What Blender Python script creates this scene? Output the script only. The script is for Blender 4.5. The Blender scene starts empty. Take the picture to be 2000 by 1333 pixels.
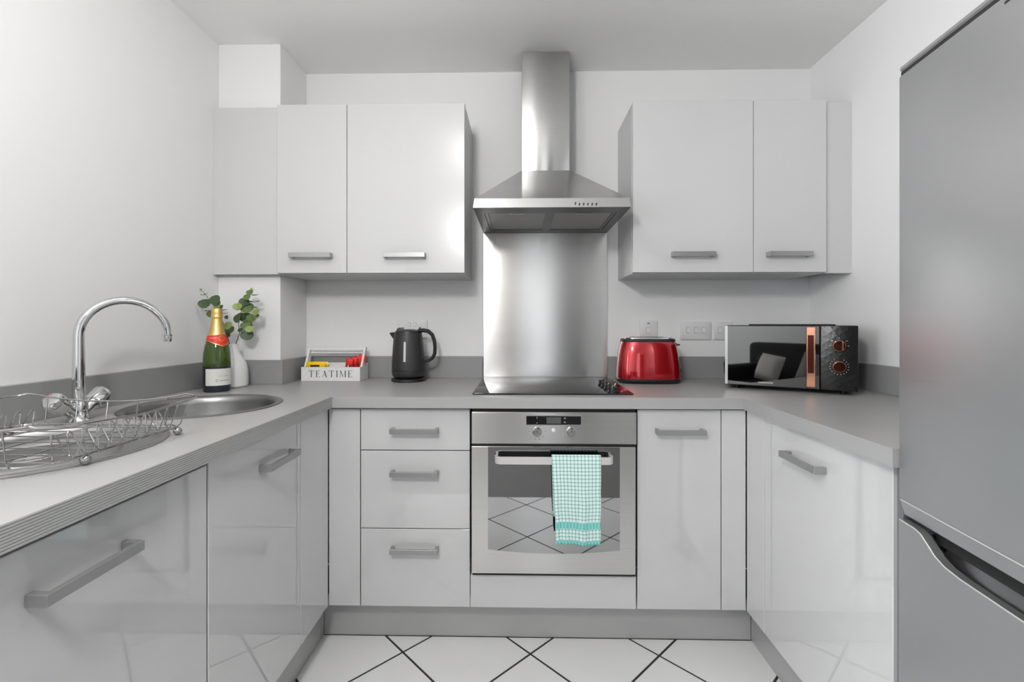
import bpy, bmesh, math, random
from mathutils import Vector, Matrix
random.seed(7)
PI = math.pi
S = bpy.context.scene
COL = S.collection

# ------------------------------------------------------------------ camera
cam_d = bpy.data.cameras.new('camera'); cam = bpy.data.objects.new('camera', cam_d); COL.objects.link(cam)
cam_d.sensor_width = 36.0; cam_d.lens = 914.1 / 2000 * 36.0
cam_d.shift_y = -34.5 / 2000; cam_d.clip_start = 0.02
cam.location = (-0.1153, -2.2697, 1.1771); cam.rotation_euler = (PI/2, 0.0, 0.0199)
S.camera = cam

# ------------------------------------------------------------------ world, light, exposure
S.view_settings.view_transform = 'Standard'; S.view_settings.look = 'None'
S.view_settings.gamma = 1.0; S.view_settings.use_curve_mapping = False
S.view_settings.exposure = 0.20
W = bpy.data.worlds.new('sky'); S.world = W; W.use_nodes = True
bgn = W.node_tree.nodes['Background']; bgn.inputs[0].default_value = (0.80, 0.90, 1.0, 1); bgn.inputs[1].default_value = 1.0
S.cycles.use_denoising = True
S.cycles.adaptive_threshold = 0.05
S.cycles.max_bounces = 5; S.cycles.diffuse_bounces = 4; S.cycles.glossy_bounces = 3; S.cycles.transmission_bounces = 5
S.cycles.caustics_reflective = False; S.cycles.caustics_refractive = False
S.cycles.sample_clamp_indirect = 6.0
def area_light(name, loc, rot, sx, sy, power, col):
    d = bpy.data.lights.new(name, 'AREA'); d.shape = 'RECTANGLE'; d.size = sx; d.size_y = sy; d.energy = power; d.color = col
    o = bpy.data.objects.new(name, d); COL.objects.link(o); o.location = loc; o.rotation_euler = rot
    return o
# daylight by the balcony window behind the camera, fill from an added side window
area_light('daylight_window_1', (0.09, -5.155, 1.2), (PI/2, 0, PI), 0.56, 1.9, 5.5, (0.90, 0.95, 1.0))
area_light('fill_window_light', (-3.355, -3.7, 1.45), (PI/2, 0, -PI/2), 1.5, 1.6, 84, (0.94, 0.97, 1.0))
LAMP_KITCHEN, LAMP_LIVING = 4.5, 47.0     # watts of the opal ceiling lamps

# ------------------------------------------------------------------ mesh builder
class MB:
    def __init__(s): s.bm = bmesh.new()
    def _merge(s, b):
        me = bpy.data.meshes.new('tmp'); b.to_mesh(me); b.free(); s.bm.from_mesh(me); bpy.data.meshes.remove(me)
    def box(s, x0, x1, y0, y1, z0, z1, bev=0.0, seg=1, M=None):
        b = bmesh.new(); bmesh.ops.create_cube(b, size=1.0)
        for v in b.verts:
            v.co = Vector(((x0+x1)/2 + v.co.x*(x1-x0), (y0+y1)/2 + v.co.y*(y1-y0), (z0+z1)/2 + v.co.z*(z1-z0)))
        if bev > 0: bmesh.ops.bevel(b, geom=b.edges[:], offset=bev, segments=seg, affect='EDGES', profile=0.5)
        if M is not None: b.transform(M)
        s._merge(b); return s
    def prism(s, poly, axis, a, b_, bev=0.0, M=None):
        """poly: list of 2-D points; axis 'x' (y,z), 'y' (x,z), 'z' (x,y)"""
        f = {'x': lambda p, t: (t, p[0], p[1]), 'y': lambda p, t: (p[0], t, p[1]), 'z': lambda p, t: (p[0], p[1], t)}[axis]
        b = bmesh.new()
        A = [b.verts.new(f(p, a)) for p in poly]; B = [b.verts.new(f(p, b_)) for p in poly]
        n = len(poly)
        b.faces.new(A); b.faces.new(B[::-1])
        for i in range(n): b.faces.new((A[i], B[i], B[(i+1) % n], A[(i+1) % n]))
        bmesh.ops.recalc_face_normals(b, faces=b.faces[:])
        if bev > 0: bmesh.ops.bevel(b, geom=b.edges[:], offset=bev, segments=2, affect='EDGES', profile=0.5)
        if M is not None: b.transform(M)
        s._merge(b); return s
    def lathe(s, prof, n=32, c=(0, 0, 0), M=None, sx=1.0, sy=1.0, a0=0.0, a1=2*PI):
        b = bmesh.new(); full = abs(a1 - a0 - 2*PI) < 1e-6
        m = n if full else n + 1
        rings = []
        for r, z in prof:
            if r < 1e-6 and full: rings.append([b.verts.new((c[0], c[1], c[2]+z))])
            else: rings.append([b.verts.new((c[0]+sx*r*math.cos(a0+(a1-a0)*i/n), c[1]+sy*r*math.sin(a0+(a1-a0)*i/n), c[2]+z)) for i in range(m)])
        for R, Q in zip(rings, rings[1:]):
            k = n
            for i in range(k):
                j = (i+1) % m if full else i+1
                if len(R) == 1 and len(Q) == 1: continue
                if len(R) == 1: b.faces.new((R[0], Q[j], Q[i]))
                elif len(Q) == 1: b.faces.new((R[i], R[j], Q[0]))
                else: b.faces.new((R[i], R[j], Q[j], Q[i]))
        bmesh.ops.recalc_face_normals(b, faces=b.faces[:])
        if M is not None: b.transform(M)
        s._merge(b); return s
    def tube(s, pts, r, n=8, closed=False, caps=True, rr=None, flat=1.0, up=None):
        P = [Vector(p) for p in pts]; N = len(P); b = bmesh.new(); rings = []
        T = []
        for i in range(N):
            if closed: t = P[(i+1) % N] - P[i-1]
            else: t = P[min(i+1, N-1)] - P[max(i-1, 0)]
            T.append(t.normalized())
        ref = Vector(up) if up else (Vector((0, 0, 1)) if abs(T[0].z) < 0.9 else Vector((1, 0, 0)))
        u = (ref - T[0]*ref.dot(T[0])).normalized()
        for i in range(N):
            u = u - T[i]*u.dot(T[i])
            u = u.normalized() if u.length > 1e-6 else T[i].orthogonal().normalized()
            w = T[i].cross(u); q = rr[i] if rr else r
            rings.append([b.verts.new(P[i] + u*(q*math.cos(2*PI*k/n)) + w*(q*flat*math.sin(2*PI*k/n))) for k in range(n)])
        for i in range(N if closed else N-1):
            R, Q = rings[i], rings[(i+1) % N]
            for k in range(n): b.faces.new((R[k], R[(k+1) % n], Q[(k+1) % n], Q[k]))
        if caps and not closed:
            b.faces.new(rings[0][::-1]); b.faces.new(rings[-1])
        bmesh.ops.recalc_face_normals(b, faces=b.faces[:])
        s._merge(b); return s
    def sphere(s, c, r, n=12, sc=(1, 1, 1)):
        b = bmesh.new(); bmesh.ops.create_uvsphere(b, u_segments=n, v_segments=max(6, n*2//3), radius=r)
        for v in b.verts: v.co = Vector((c[0]+v.co.x*sc[0], c[1]+v.co.y*sc[1], c[2]+v.co.z*sc[2]))
        s._merge(b); return s
    def loft(s, rings, cap0=True, cap1=True):
        b = bmesh.new(); R = [[b.verts.new(p) for p in r] for r in rings]; n = len(rings[0])
        for A, B in zip(R, R[1:]):
            for i in range(n): b.faces.new((A[i], A[(i+1) % n], B[(i+1) % n], B[i]))
        if cap0: b.faces.new(R[0][::-1])
        if cap1: b.faces.new(R[-1])
        bmesh.ops.recalc_face_normals(b, faces=b.faces[:])
        s._merge(b); return s
    def quads(s, verts, faces):
        b = bmesh.new(); V = [b.verts.new(v) for v in verts]
        for f in faces: b.faces.new([V[i] for i in f])
        s._merge(b); return s
    def xf(s, M): s.bm.transform(M); return s
    def mesh(s, name, mat, angle=35.0):
        me = bpy.data.meshes.new(name); s.bm.to_mesh(me); s.bm.free()
        if mat is not None: me.materials.append(mat)
        if mat is not None and mat.name.startswith('brushed') and not me.uv_layers:      # horizontal grain: u runs along the grain, v up
            uv = me.uv_layers.new(name='UVMap')
            for f in me.polygons:
                ax = max(range(3), key=lambda k: abs(f.normal[k]))
                for li in f.loop_indices:
                    c = me.vertices[me.loops[li].vertex_index].co
                    uv.data[li].uv = (c.y, c.z) if ax == 0 else ((c.x, c.z) if ax == 1 else (c.x, c.y))
        if len(me.polygons):
            me.polygons.foreach_set('use_smooth', [True]*len(me.polygons)); me.set_sharp_from_angle(angle=math.radians(angle))
        me.update(); return me

def root_inv(o):
    r = o
    while r.parent: r = r.parent
    return (Matrix.Translation(r.location) @ Matrix.Rotation(r.rotation_euler.z, 4, 'Z')).inverted()
def part(name, mb, mat, parent, world=False, angle=35.0, label=None):
    if world: mb.xf(root_inv(parent))
    o = bpy.data.objects.new(name, mb.mesh(name, mat, angle)); COL.objects.link(o); o.parent = parent
    if label: o['label'] = label
    return o
def tag(o, label, cat, group=None):
    o['label'] = label; o['category'] = cat
    if group: o['group'] = group
    return o
def thing(name, label, cat, loc=(0, 0, 0), rz=0.0, group=None):
    o = bpy.data.objects.new(name, None); COL.objects.link(o); o.empty_display_size = 0.05
    o.location = loc; o.rotation_euler = (0, 0, rz)
    return tag(o, label, cat, group)
def solo(name, mb, mat, label, cat, group=None, angle=35.0):
    o = bpy.data.objects.new(name, mb.mesh(name, mat, angle)); COL.objects.link(o)
    return tag(o, label, cat, group)
def struct(name, mb, mat, label=None):
    o = bpy.data.objects.new(name, mb.mesh(name, mat)); COL.objects.link(o); o['kind'] = 'structure'
    if label: o['label'] = label
    return o
def text_mb(s, size, extrude=0.0004, space=1.0):
    cu = bpy.data.curves.new('t', 'FONT'); cu.body = s; cu.size = size; cu.extrude = extrude; cu.align_x = 'CENTER'; cu.align_y = 'CENTER'
    cu.space_character = space; cu.resolution_u = 3
    ob = bpy.data.objects.new('t', cu); COL.objects.link(ob)
    dg = bpy.context.evaluated_depsgraph_get(); me = bpy.data.meshes.new_from_object(ob.evaluated_get(dg))
    bpy.data.objects.remove(ob); bpy.data.curves.remove(cu)
    m = MB(); m.bm.from_mesh(me); bpy.data.meshes.remove(me); return m
def arc(cx, cy, r, a0, a1, n):
    return [(cx + r*math.cos(a0+(a1-a0)*i/n), cy + r*math.sin(a0+(a1-a0)*i/n)) for i in range(n+1)]
def rrect(x0, x1, y0, y1, r, n=5):
    return arc(x1-r, y0+r, r, -PI/2, 0, n) + arc(x1-r, y1-r, r, 0, PI/2, n) + arc(x0+r, y1-r, r, PI/2, PI, n) + arc(x0+r, y0+r, r, PI, 1.5*PI, n)
def strap_poly(path, t):
    """2-D open path offset by +-t/2 -> closed polygon"""
    L, R = [], []
    n = len(path)
    for i in range(n):
        a = Vector(path[max(i-1, 0)]); b = Vector(path[min(i+1, n-1)]); p = Vector(path[i])
        d1 = (p-a).normalized() if i > 0 else (b-p).normalized(); d2 = (b-p).normalized() if i < n-1 else d1
        m = (d1+d2).normalized(); nn = Vector((-m.y, m.x)); k = t/2/max(0.3, nn.dot(Vector((-d1.y, d1.x))))
        L.append(tuple(p+nn*k)); R.append(tuple(p-nn*k))
    return L + R[::-1]

# ------------------------------------------------------------------ materials
def mat(name, col, rough=0.5, metal=0.0, spec=0.5, coat=0.0, coat_r=0.05, trans=0.0, ior=1.5, aniso=0.0, emit=None, es=0.0, noise=None, bump=None, sub=0.0):
    m = bpy.data.materials.new(name); m.use_nodes = True; nt = m.node_tree; p = nt.nodes['Principled BSDF']
    p.inputs['Base Color'].default_value = (*col, 1); p.inputs['Roughness'].default_value = rough; p.inputs['Metallic'].default_value = metal
    p.inputs['Specular IOR Level'].default_value = spec; p.inputs['Coat Weight'].default_value = coat; p.inputs['Coat Roughness'].default_value = coat_r
    p.inputs['Transmission Weight'].default_value = trans; p.inputs['IOR'].default_value = ior
    if aniso:
        p.inputs['Anisotropic'].default_value = aniso
        t = nt.nodes.new('ShaderNodeTangent'); t.direction_type = 'UV_MAP'; t.uv_map = 'UVMap'; nt.links.new(t.outputs[0], p.inputs['Tangent'])
        p.inputs['Anisotropic Rotation'].default_value = 0.25
    if emit: p.inputs['Emission Color'].default_value = (*emit, 1); p.inputs['Emission Strength'].default_value = es
    tc = None
    if noise or bump: tc = nt.nodes.new('ShaderNodeTexCoord')
    if noise:      # (scale vector, amount): fine tonal variation of the base colour
        mp = nt.nodes.new('ShaderNodeMapping'); mp.inputs['Scale'].default_value = noise[0]; nt.links.new(tc.outputs['Object'], mp.inputs[0])
        nz = nt.nodes.new('ShaderNodeTexNoise'); nz.inputs['Scale'].default_value = 1.0; nz.inputs['Detail'].default_value = 4.0; nt.links.new(mp.outputs[0], nz.inputs[0])
        mr = nt.nodes.new('ShaderNodeMapRange'); mr.inputs[1].default_value = 0.3; mr.inputs[2].default_value = 0.7
        mr.inputs[3].default_value = 1-noise[1]; mr.inputs[4].default_value = 1+noise[1]; nt.links.new(nz.outputs[0], mr.inputs[0])
        mx = nt.nodes.new('ShaderNodeMix'); mx.data_type = 'RGBA'; mx.blend_type = 'MULTIPLY'; mx.inputs[0].default_value = 1.0
        mx.inputs[6].default_value = (*col, 1); nt.links.new(mr.outputs[0], mx.inputs[7]); nt.links.new(mx.outputs[2], p.inputs['Base Color'])
    if bump:       # (scale vector, strength, distance)
        mp = nt.nodes.new('ShaderNodeMapping'); mp.inputs['Scale'].default_value = bump[0]; nt.links.new(tc.outputs['Object'], mp.inputs[0])
        nz = nt.nodes.new('ShaderNodeTexNoise'); nz.inputs['Scale'].default_value = 1.0; nz.inputs['Detail'].default_value = 3.0; nt.links.new(mp.outputs[0], nz.inputs[0])
        bp = nt.nodes.new('ShaderNodeBump'); bp.inputs['Strength'].default_value = bump[1]; bp.inputs['Distance'].default_value = bump[2]
        nt.links.new(nz.outputs[0], bp.inputs['Height']); nt.links.new(bp.outputs[0], p.inputs['Normal'])
    return m
M = {}
M['wall'] = mat('wall_paint', (0.84, 0.84, 0.84), 0.6)
M['ceiling'] = mat('ceiling_paint', (0.93, 0.928, 0.92), 0.7)
M['door'] = mat('gloss_cabinet_front', (0.60, 0.60, 0.605), 0.04, spec=0.5, coat=1.0, coat_r=0.02)
M['wall_door'] = mat('satin_wall_cabinet_front', (0.62, 0.62, 0.625), 0.22, spec=0.5)
M['carcass'] = mat('cabinet_carcass', (0.62, 0.62, 0.625), 0.35)
M['top'] = mat('grey_laminate', (0.39, 0.387, 0.382), 0.33, spec=0.3, noise=((3, 3, 3), 0.03))
M['upstand'] = mat('grey_laminate_upstand', (0.30, 0.30, 0.30), 0.35, noise=((3, 3, 3), 0.02))
M['edge'] = mat('ribbed_edging', (0.42, 0.42, 0.42), 0.4, metal=0.2)
M['plinth'] = mat('plinth_foil', (0.46, 0.46, 0.46), 0.35, metal=0.3)
M['tile'] = mat('white_floor_tile', (0.86, 0.86, 0.855), 0.18, noise=((2.5, 2.5, 2.5), 0.025))
M['grout'] = mat('dark_grout', (0.03, 0.03, 0.03), 0.9)
M['steel'] = mat('brushed_steel', (0.60, 0.595, 0.585), 0.23, metal=1.0, aniso=0.9, noise=((2, 2, 400), 0.04))
M['steel2'] = mat('plain_steel', (0.62, 0.62, 0.61), 0.22, metal=1.0)
M['satin'] = mat('satin_handle_metal', (0.40, 0.40, 0.40), 0.38, metal=0.75)
M['wire'] = mat('wire_chrome', (0.42, 0.42, 0.42), 0.12, metal=1.0)
M['sink'] = mat('satin_sink_steel', (0.30, 0.30, 0.296), 0.36, metal=1.0)
M['drainer'] = mat('bright_drainer_steel', (0.40, 0.40, 0.396), 0.34, metal=1.0)
M['underside'] = mat('hood_underside_shaded', (0.15, 0.15, 0.148), 0.35, metal=0.8)  # hood steel darkened: shade under the canopy is put into its colour
M['pale_metal'] = mat('pale_satin_metal', (0.74, 0.73, 0.72), 0.35, metal=0.45)
M['chrome'] = mat('chrome', (0.66, 0.66, 0.66), 0.05, metal=1.0)
M['black_glass'] = mat('black_glass', (0.012, 0.012, 0.013), 0.05, spec=0.6)
M['oven_glass'] = mat('mirror_dark_glass', (0.33, 0.33, 0.335), 0.02, metal=1.0)
M['mw_glass'] = mat('mirror_door_glass', (0.12, 0.119, 0.117), 0.02, metal=1.0)
M['black'] = mat('black_plastic', (0.009, 0.009, 0.010), 0.32)
M['matt_black'] = mat('matt_black_plastic', (0.024, 0.0245, 0.025), 0.42)
M['dark'] = mat('dark_gap', (0.02, 0.02, 0.02), 0.8)
M['white_plastic'] = mat('white_plastic', (0.78, 0.78, 0.78), 0.25)
M['mw_panel'] = mat('embossed_black_plastic', (0.010, 0.010, 0.011), 0.30)
_nt = M['mw_panel'].node_tree; _tc = _nt.nodes.new('ShaderNodeTexCoord'); _mp = _nt.nodes.new('ShaderNodeMapping'); _mp.inputs['Rotation'].default_value = (0, 0.6, 0); _mp.inputs['Scale'].default_value = (45, 45, 45)
_vo = _nt.nodes.new('ShaderNodeTexVoronoi'); _vo.distance = 'CHEBYCHEV'; _vo.inputs['Scale'].default_value = 1.0; _vo.inputs['Randomness'].default_value = 0.15
_bp = _nt.nodes.new('ShaderNodeBump'); _bp.inputs['Strength'].default_value = 0.22; _bp.inputs['Distance'].default_value = 0.004
_nt.links.new(_tc.outputs['Object'], _mp.inputs[0]); _nt.links.new(_mp.outputs[0], _vo.inputs['Vector']); _nt.links.new(_vo.outputs['Distance'], _bp.inputs['Height']); _nt.links.new(_bp.outputs[0], _nt.nodes['Principled BSDF'].inputs['Normal'])
M['red'] = mat('red_metallic', (0.44, 0.003, 0.010), 0.18, metal=0.55, coat=1.0, coat_r=0.04)
M['copper'] = mat('rose_gold', (0.86, 0.42, 0.28), 0.14, metal=1.0)
M['copper_dark'] = mat('dark_rose_gold_dial', (0.09, 0.03, 0.02), 0.2, metal=1.0)
M['fridge'] = mat('silver_fridge_paint', (0.54, 0.545, 0.555), 0.36, metal=0.85)
M['scoop'] = mat('recessed_grip_metal', (0.24, 0.243, 0.25), 0.25, metal=0.9)
M['fridge_dark'] = mat('fridge_side_grey', (0.16, 0.16, 0.165), 0.4)
M['gold'] = mat('gold_foil', (0.85, 0.58, 0.20), 0.32, metal=0.9, bump=((70, 70, 70), 0.25, 0.004))
M['bottle'] = mat('green_bottle_glass', (0.10, 0.16, 0.03), 0.04, trans=0.55, ior=1.45, spec=0.6)
M['bottle_low'] = mat('dark_bottle_base', (0.02, 0.024, 0.04), 0.06)
M['label'] = mat('paper_label', (0.75, 0.74, 0.70), 0.6)
M['redlabel'] = mat('red_paper', (0.75, 0.03, 0.02), 0.45)
M['ceramic'] = mat('white_ceramic', (0.80, 0.80, 0.79), 0.22)
M['ink'] = mat('dark_ink', (0.05, 0.05, 0.05), 0.7)
M['ink_grey'] = mat('grey_ink', (0.25, 0.25, 0.25), 0.7)
M['wood_white'] = mat('white_painted_wood', (0.80, 0.80, 0.795), 0.5, noise=((60, 60, 60), 0.03))
M['yellow'] = mat('yellow_packet', (0.95, 0.62, 0.005), 0.3)
M['redpack'] = mat('red_packet', (0.75, 0.02, 0.015), 0.3)
M['brownpack'] = mat('brown_packet_print', (0.12, 0.045, 0.03), 0.4)
M['greenlt'] = mat('leaf_light', (0.26, 0.34, 0.10), 0.5, noise=((60, 60, 60), 0.15))
M['greenmd'] = mat('leaf_mid', (0.12, 0.18, 0.055), 0.5, noise=((60, 60, 60), 0.15))
M['greendk'] = mat('leaf_dark', (0.055, 0.095, 0.035), 0.5, noise=((60, 60, 60), 0.15))
M['stem'] = mat('stem', (0.09, 0.085, 0.045), 0.6)
M['carpet'] = mat('dark_carpet', (0.24, 0.235, 0.23), 0.95, bump=((300, 300, 300), 0.4, 0.01))
M['sofa'] = mat('black_fabric', (0.012, 0.012, 0.013), 0.85, bump=((250, 250, 250), 0.3, 0.005))
M['cushion_w'] = mat('white_cushion', (0.55, 0.53, 0.50), 0.9)
M['cushion_g'] = mat('grey_cushion', (0.22, 0.22, 0.22), 0.9, bump=((200, 20, 20), 0.4, 0.006))
M['added_door_dark'] = mat('added_charcoal_door', (0.05, 0.05, 0.052), 0.4)
M['added_curtain'] = mat('added_tan_drape', (0.62, 0.40, 0.26), 0.8)
M['wood'] = mat('warm_wood', (0.42, 0.24, 0.13), 0.4, noise=((3, 3, 20), 0.2))
M['opal'] = mat('opal_diffuser', (0.9, 0.9, 0.88), 0.4, emit=(1, 0.985, 0.965), es=3.0)
M['globe'] = mat('opal_globe', (0.9, 0.9, 0.88), 0.4, emit=(1, 0.985, 0.965), es=LAMP_LIVING/(4*PI*PI*0.0121))
M['glasspane'] = mat('window_glass', (0.9, 0.95, 1.0), 0.0, trans=1.0, ior=1.02)
M['gauge'] = mat('frosted_gauge', (0.62, 0.62, 0.62), 0.3)
M['lcd'] = mat('lcd_grey', (0.09, 0.095, 0.095), 0.25)
M['filter'] = mat('hood_filter_mesh', (0.44, 0.435, 0.425), 0.42, metal=0.7, bump=((400, 400, 400), 0.5, 0.003))

# ------------------------------------------------------------------ dimensions
XL, XR, ZC = -1.44, 1.265, 2.397        # kitchen walls, ceiling
T = 0.913; TB = 0.873                    # worktop top and underside
EL, ER, EB = -0.797, 0.669, -0.60        # worktop front edges: left run, right run, back run
DL, DR, DB = -0.817, 0.689, -0.58        # door faces
YK = -2.10                               # where the tiles stop and the living room starts
YE = -5.2; XW = -3.4; XE = 2.2

# ------------------------------------------------------------------ setting
fl = struct('floor', MB().box(XL, XR, YK, 0.0, -0.05, -0.0015), M['grout'])
def clip(poly, x0, x1, y0, y1):
    for ax, lim, sg in ((0, x0, 1), (0, x1, -1), (1, y0, 1), (1, y1, -1)):
        out = []
        for i in range(len(poly)):
            a, b = poly[i-1], poly[i]
            ia, ib = (a[ax]-lim)*sg >= 0, (b[ax]-lim)*sg >= 0
            if ia != ib:
                t = (lim-a[ax])/(b[ax]-a[ax]); out.append((a[0]+t*(b[0]-a[0]), a[1]+t*(b[1]-a[1])))
            if ib: out.append(b)
        poly = out
        if len(poly) < 3: return []
    return poly
HD = 0.2280; GR = 0.0058                 # half diagonal of a tile, half grout allowance
full_tile = None
for i in range(-8, 9):
    for j in range(-9, 3):
        if (i + j) % 2 == 0: continue
        cx, cy = -0.083 + i*HD, -0.603 + j*HD
        d = HD - GR
        p0 = [(cx+d, cy), (cx, cy+d), (cx-d, cy), (cx, cy-d)]
        p = clip(p0, DL-0.045, DR+0.05, YK, DB+0.062)
        if not p: continue
        ar = abs(sum(p[k-1][0]*p[k][1]-p[k][0]*p[k-1][1] for k in range(len(p))))/2
        if ar < 0.0004: continue
        if abs(ar - 2*d*d) < 1e-6:
            if full_tile is None:
                full_tile = MB().prism([(d, 0), (0, d), (-d, 0), (0, -d)], 'z', -0.0014, 0.0).mesh('tile', M['tile'])
            o = bpy.data.objects.new('tile', full_tile); COL.objects.link(o); o.location = (cx, cy, 0); o.parent = fl
        else:
            part('tile', MB().prism(p, 'z', -0.0014, 0.0), M['tile'], fl)
struct('floor_living', MB().box(XW, XE, YE, YK, -0.05, -0.001), M['carpet'])
struct('wall_back', MB().box(XL-0.1, XR+0.1, 0.0, 0.1, 0, ZC), M['wall'])
struct('wall_left', MB().box(XL-0.1, XL, YK, 0.0, 0, ZC), M['wall'])
struct('wall_right', MB().box(XR, XR+0.1, YK, 0.0, 0, ZC), M['wall'])
struct('wall_boxing', MB().box(XL, -1.166, -0.249, 0.0, T-0.06, ZC, 0.002), M['wall'], 'white boxed-in pipe column in the back left corner')
struct('ceiling', MB().box(XW-0.1, XE+0.1, YE-0.1, 0.1, ZC, ZC+0.1), M['ceiling'])
struct('wall_living_left', MB().box(XW-0.1, XW, YE, YK, 0, ZC), M['wall'])
struct('wall_living_right', MB().box(XE, XE+0.1, YE, YK, 0, ZC), M['wall'])
struct('wall_living_return_left', MB().box(XW, XL, YK, YK+0.1, 0, ZC), M['wall'])
struct('wall_living_return_right', MB().box(XR, XE, YK, YK+0.1, 0, ZC), M['wall'])
struct('wall_front', MB().box(XW, XE, YE-0.1, YE, 0, ZC), M['wall'])
struct('baseboard_right', MB().box(XR-0.016, XR, YK, -1.98, 0, 0.12, 0.003), M['white_plastic'])

# ------------------------------------------------------------------ worktop
wt = thing('worktop', 'grey laminate worktop running around three sides with ribbed front edge', 'worktop', (0, -0.3, TB))
def build_top():
    m = MB(); b = m.bm
    def face(pts):
        vs = [b.verts.new((x, y, T)) for x, y in pts]; b.faces.new(vs)
    holes = ((-1.127, -0.790, 0.205), (-1.140, -1.312, 0.215))
    x0, x1 = XL, EL
    def cell(y0, y1, c):
        cx, cy, r = c; n = 64; angs = sorted([2*PI*i/n for i in range(n)] + [math.atan2(yy-cy, xx-cx) % (2*PI) for xx in (x0, x1) for yy in (y0, y1)])
        outer, inner = [], []
        for a in angs:
            dx, dy = math.cos(a), math.sin(a); ts = []
            if dx > 1e-9: ts.append((x1-cx)/dx)
            if dx < -1e-9: ts.append((x0-cx)/dx)
            if dy > 1e-9: ts.append((y1-cy)/dy)
            if dy < -1e-9: ts.append((y0-cy)/dy)
            t = min(ts); outer.append((cx+dx*t, cy+dy*t)); inner.append((cx+dx*r, cy+dy*r))
        for i in range(len(angs)):
            j = (i+1) % len(angs); face([outer[i], outer[j], inner[j], inner[i]])
    ym = -1.05
    cell(ym, EB+0.03, holes[0]) if False else cell(ym, -0.55, holes[0])
    cell(-1.56, ym, holes[1])
    face([(x0, -1.95), (x1, -1.95), (x1, -1.56), (x0, -1.56)])
    face([(x0, -0.55), (x1, -0.55), (x1, -0.249), (x0, -0.249)])
    face([(-1.166, -0.249), (x1, -0.249), (x1, 0), (-1.166, 0)])
    face([(x1, EB), (ER, EB), (ER, 0), (x1, 0)])
    face([(ER, -1.268), (XR, -1.268), (XR, 0), (ER, 0)])
    bmesh.ops.recalc_face_normals(b, faces=b.faces[:])
    r = bmesh.ops.extrude_face_region(b, geom=b.faces[:])
    for v in r['geom']:
        if isinstance(v, bmesh.types.BMVert): v.co.z = TB
    bmesh.ops.recalc_face_normals(b, faces=b.faces[:])
    return m
part('surface', build_top(), M['top'], wt, world=True)
def ribbed(n=9, t=0.0022):
    pts = [(0.0, TB), (t*0.7, TB)]
    h = (T-TB)/n
    for i in range(n):
        z = TB + i*h; pts += [(t*0.7, z+h*0.12), (t, z+h*0.3), (t, z+h*0.7), (t*0.7, z+h*0.88)]
    pts += [(t*0.7, T), (0.0, T)]
    return pts
E0 = ribbed()
part('edge_strip', MB().prism([(EL+p[0], p[1]) for p in E0], 'y', -1.95, EB), M['edge'], wt, world=True, angle=20, label='ribbed metallic edging on the sink run')
part('edge_strip', MB().box(EL, ER, EB-0.0022, EB, TB, T), M['edge'], wt, world=True, angle=20)
part('edge_strip', MB().box(ER-0.0022, ER, -1.268, EB, TB, T), M['edge'], wt, world=True, angle=20)

def upstand(x0, x1, y0, y1, label):
    solo('upstand', MB().box(x0, x1, y0, y1, T, 1.018, 0.0012), M['upstand'], label, 'upstand', 'grey upstands along the worktop')
UT = 0.018
upstand(XL, XL+UT, -1.95, -0.249, 'long grey upstand along the left wall behind the tap')
upstand(XL+UT, -1.166+UT, -0.249-UT, -0.249, 'short grey upstand on the front of the boxed column behind the vase')
upstand(-1.166, -1.166+UT, -0.249, -UT, 'short grey upstand on the side of the boxed column beside the tea box')
upstand(-1.166, -0.301, -UT, 0.0, 'grey upstand on the back wall behind the tea box and kettle')
upstand(0.301, XR, -UT, 0.0, 'grey upstand on the back wall behind the toaster')
upstand(XR-UT, XR, -1.268, -UT, 'grey upstand on the right wall between microwave and fridge')

# ------------------------------------------------------------------ base units
def handle_mb(L, h=0.018, out=0.033, t=0.009, leg=0.012):
    """flat U pull, centred, along +x, sticking out along -y from y=0"""
    a = L/2
    poly = [(-a, 0), (-a, -out), (a, -out), (a, 0), (a-leg, 0), (a-leg, -out+t), (-a+leg, -out+t), (-a+leg, 0)]
    m = MB().prism(poly, 'z', -h/2, h/2); bmesh.ops.bevel(m.bm, geom=m.bm.edges[:], offset=0.0007, segments=1, affect='EDGES')
    return m
def place_handle(parent, c, face, L=0.172):
    rot = {'back': 0.0, 'left': PI/2, 'right': -PI/2}[face]     # the wall run the front belongs to
    return part('handle', handle_mb(L).xf(Matrix.Translation(c) @ Matrix.Rotation(rot, 4, 'Z')), M['satin'], parent, world=True)
g = 0.0016
def front(name, parent, run, a0, a1, z0, z1, handle=None):
    """door or drawer front. a0..a1: x for the back run, y for the side runs"""
    a0, a1 = a0+g, a1-g; z0, z1 = z0+g, z1-g
    if run == 'back': m = MB().box(a0, a1, DB, DB+0.018, z0, z1, 0.0012)
    elif run == 'left': m = MB().box(DL-0.018, DL, a0, a1, z0, z1, 0.0012)
    else: m = MB().box(DR, DR+0.018, a0, a1, z0, z1, 0.0012)
    o = part(name, m, M['door'], parent, world=True)
    if handle:
        c = {'back': (handle[0], DB, handle[1]), 'left': (DL, handle[0], handle[1]), 'right': (DR, handle[0], handle[1])}[run]
        place_handle(o, c, run)
    return o
ZB, ZT = 0.148, 0.868
u = thing('drawer_cabinet', 'white base cabinet with three drawers left of the oven', 'cabinet', (-0.5, -0.3, 0.148))
part('body', MB().box(-0.698, -0.302, DB+0.02, -0.02, ZB, TB-0.001), M['carcass'], u, world=True)
front('drawer', u, 'back', -0.70, -0.30, 0.716, ZT, (-0.50, 0.791))
front('drawer', u, 'back', -0.70, -0.30, 0.432, 0.716, (-0.50, 0.637))
front('drawer', u, 'back', -0.70, -0.30, ZB, 0.432, (-0.50, 0.361))
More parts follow.
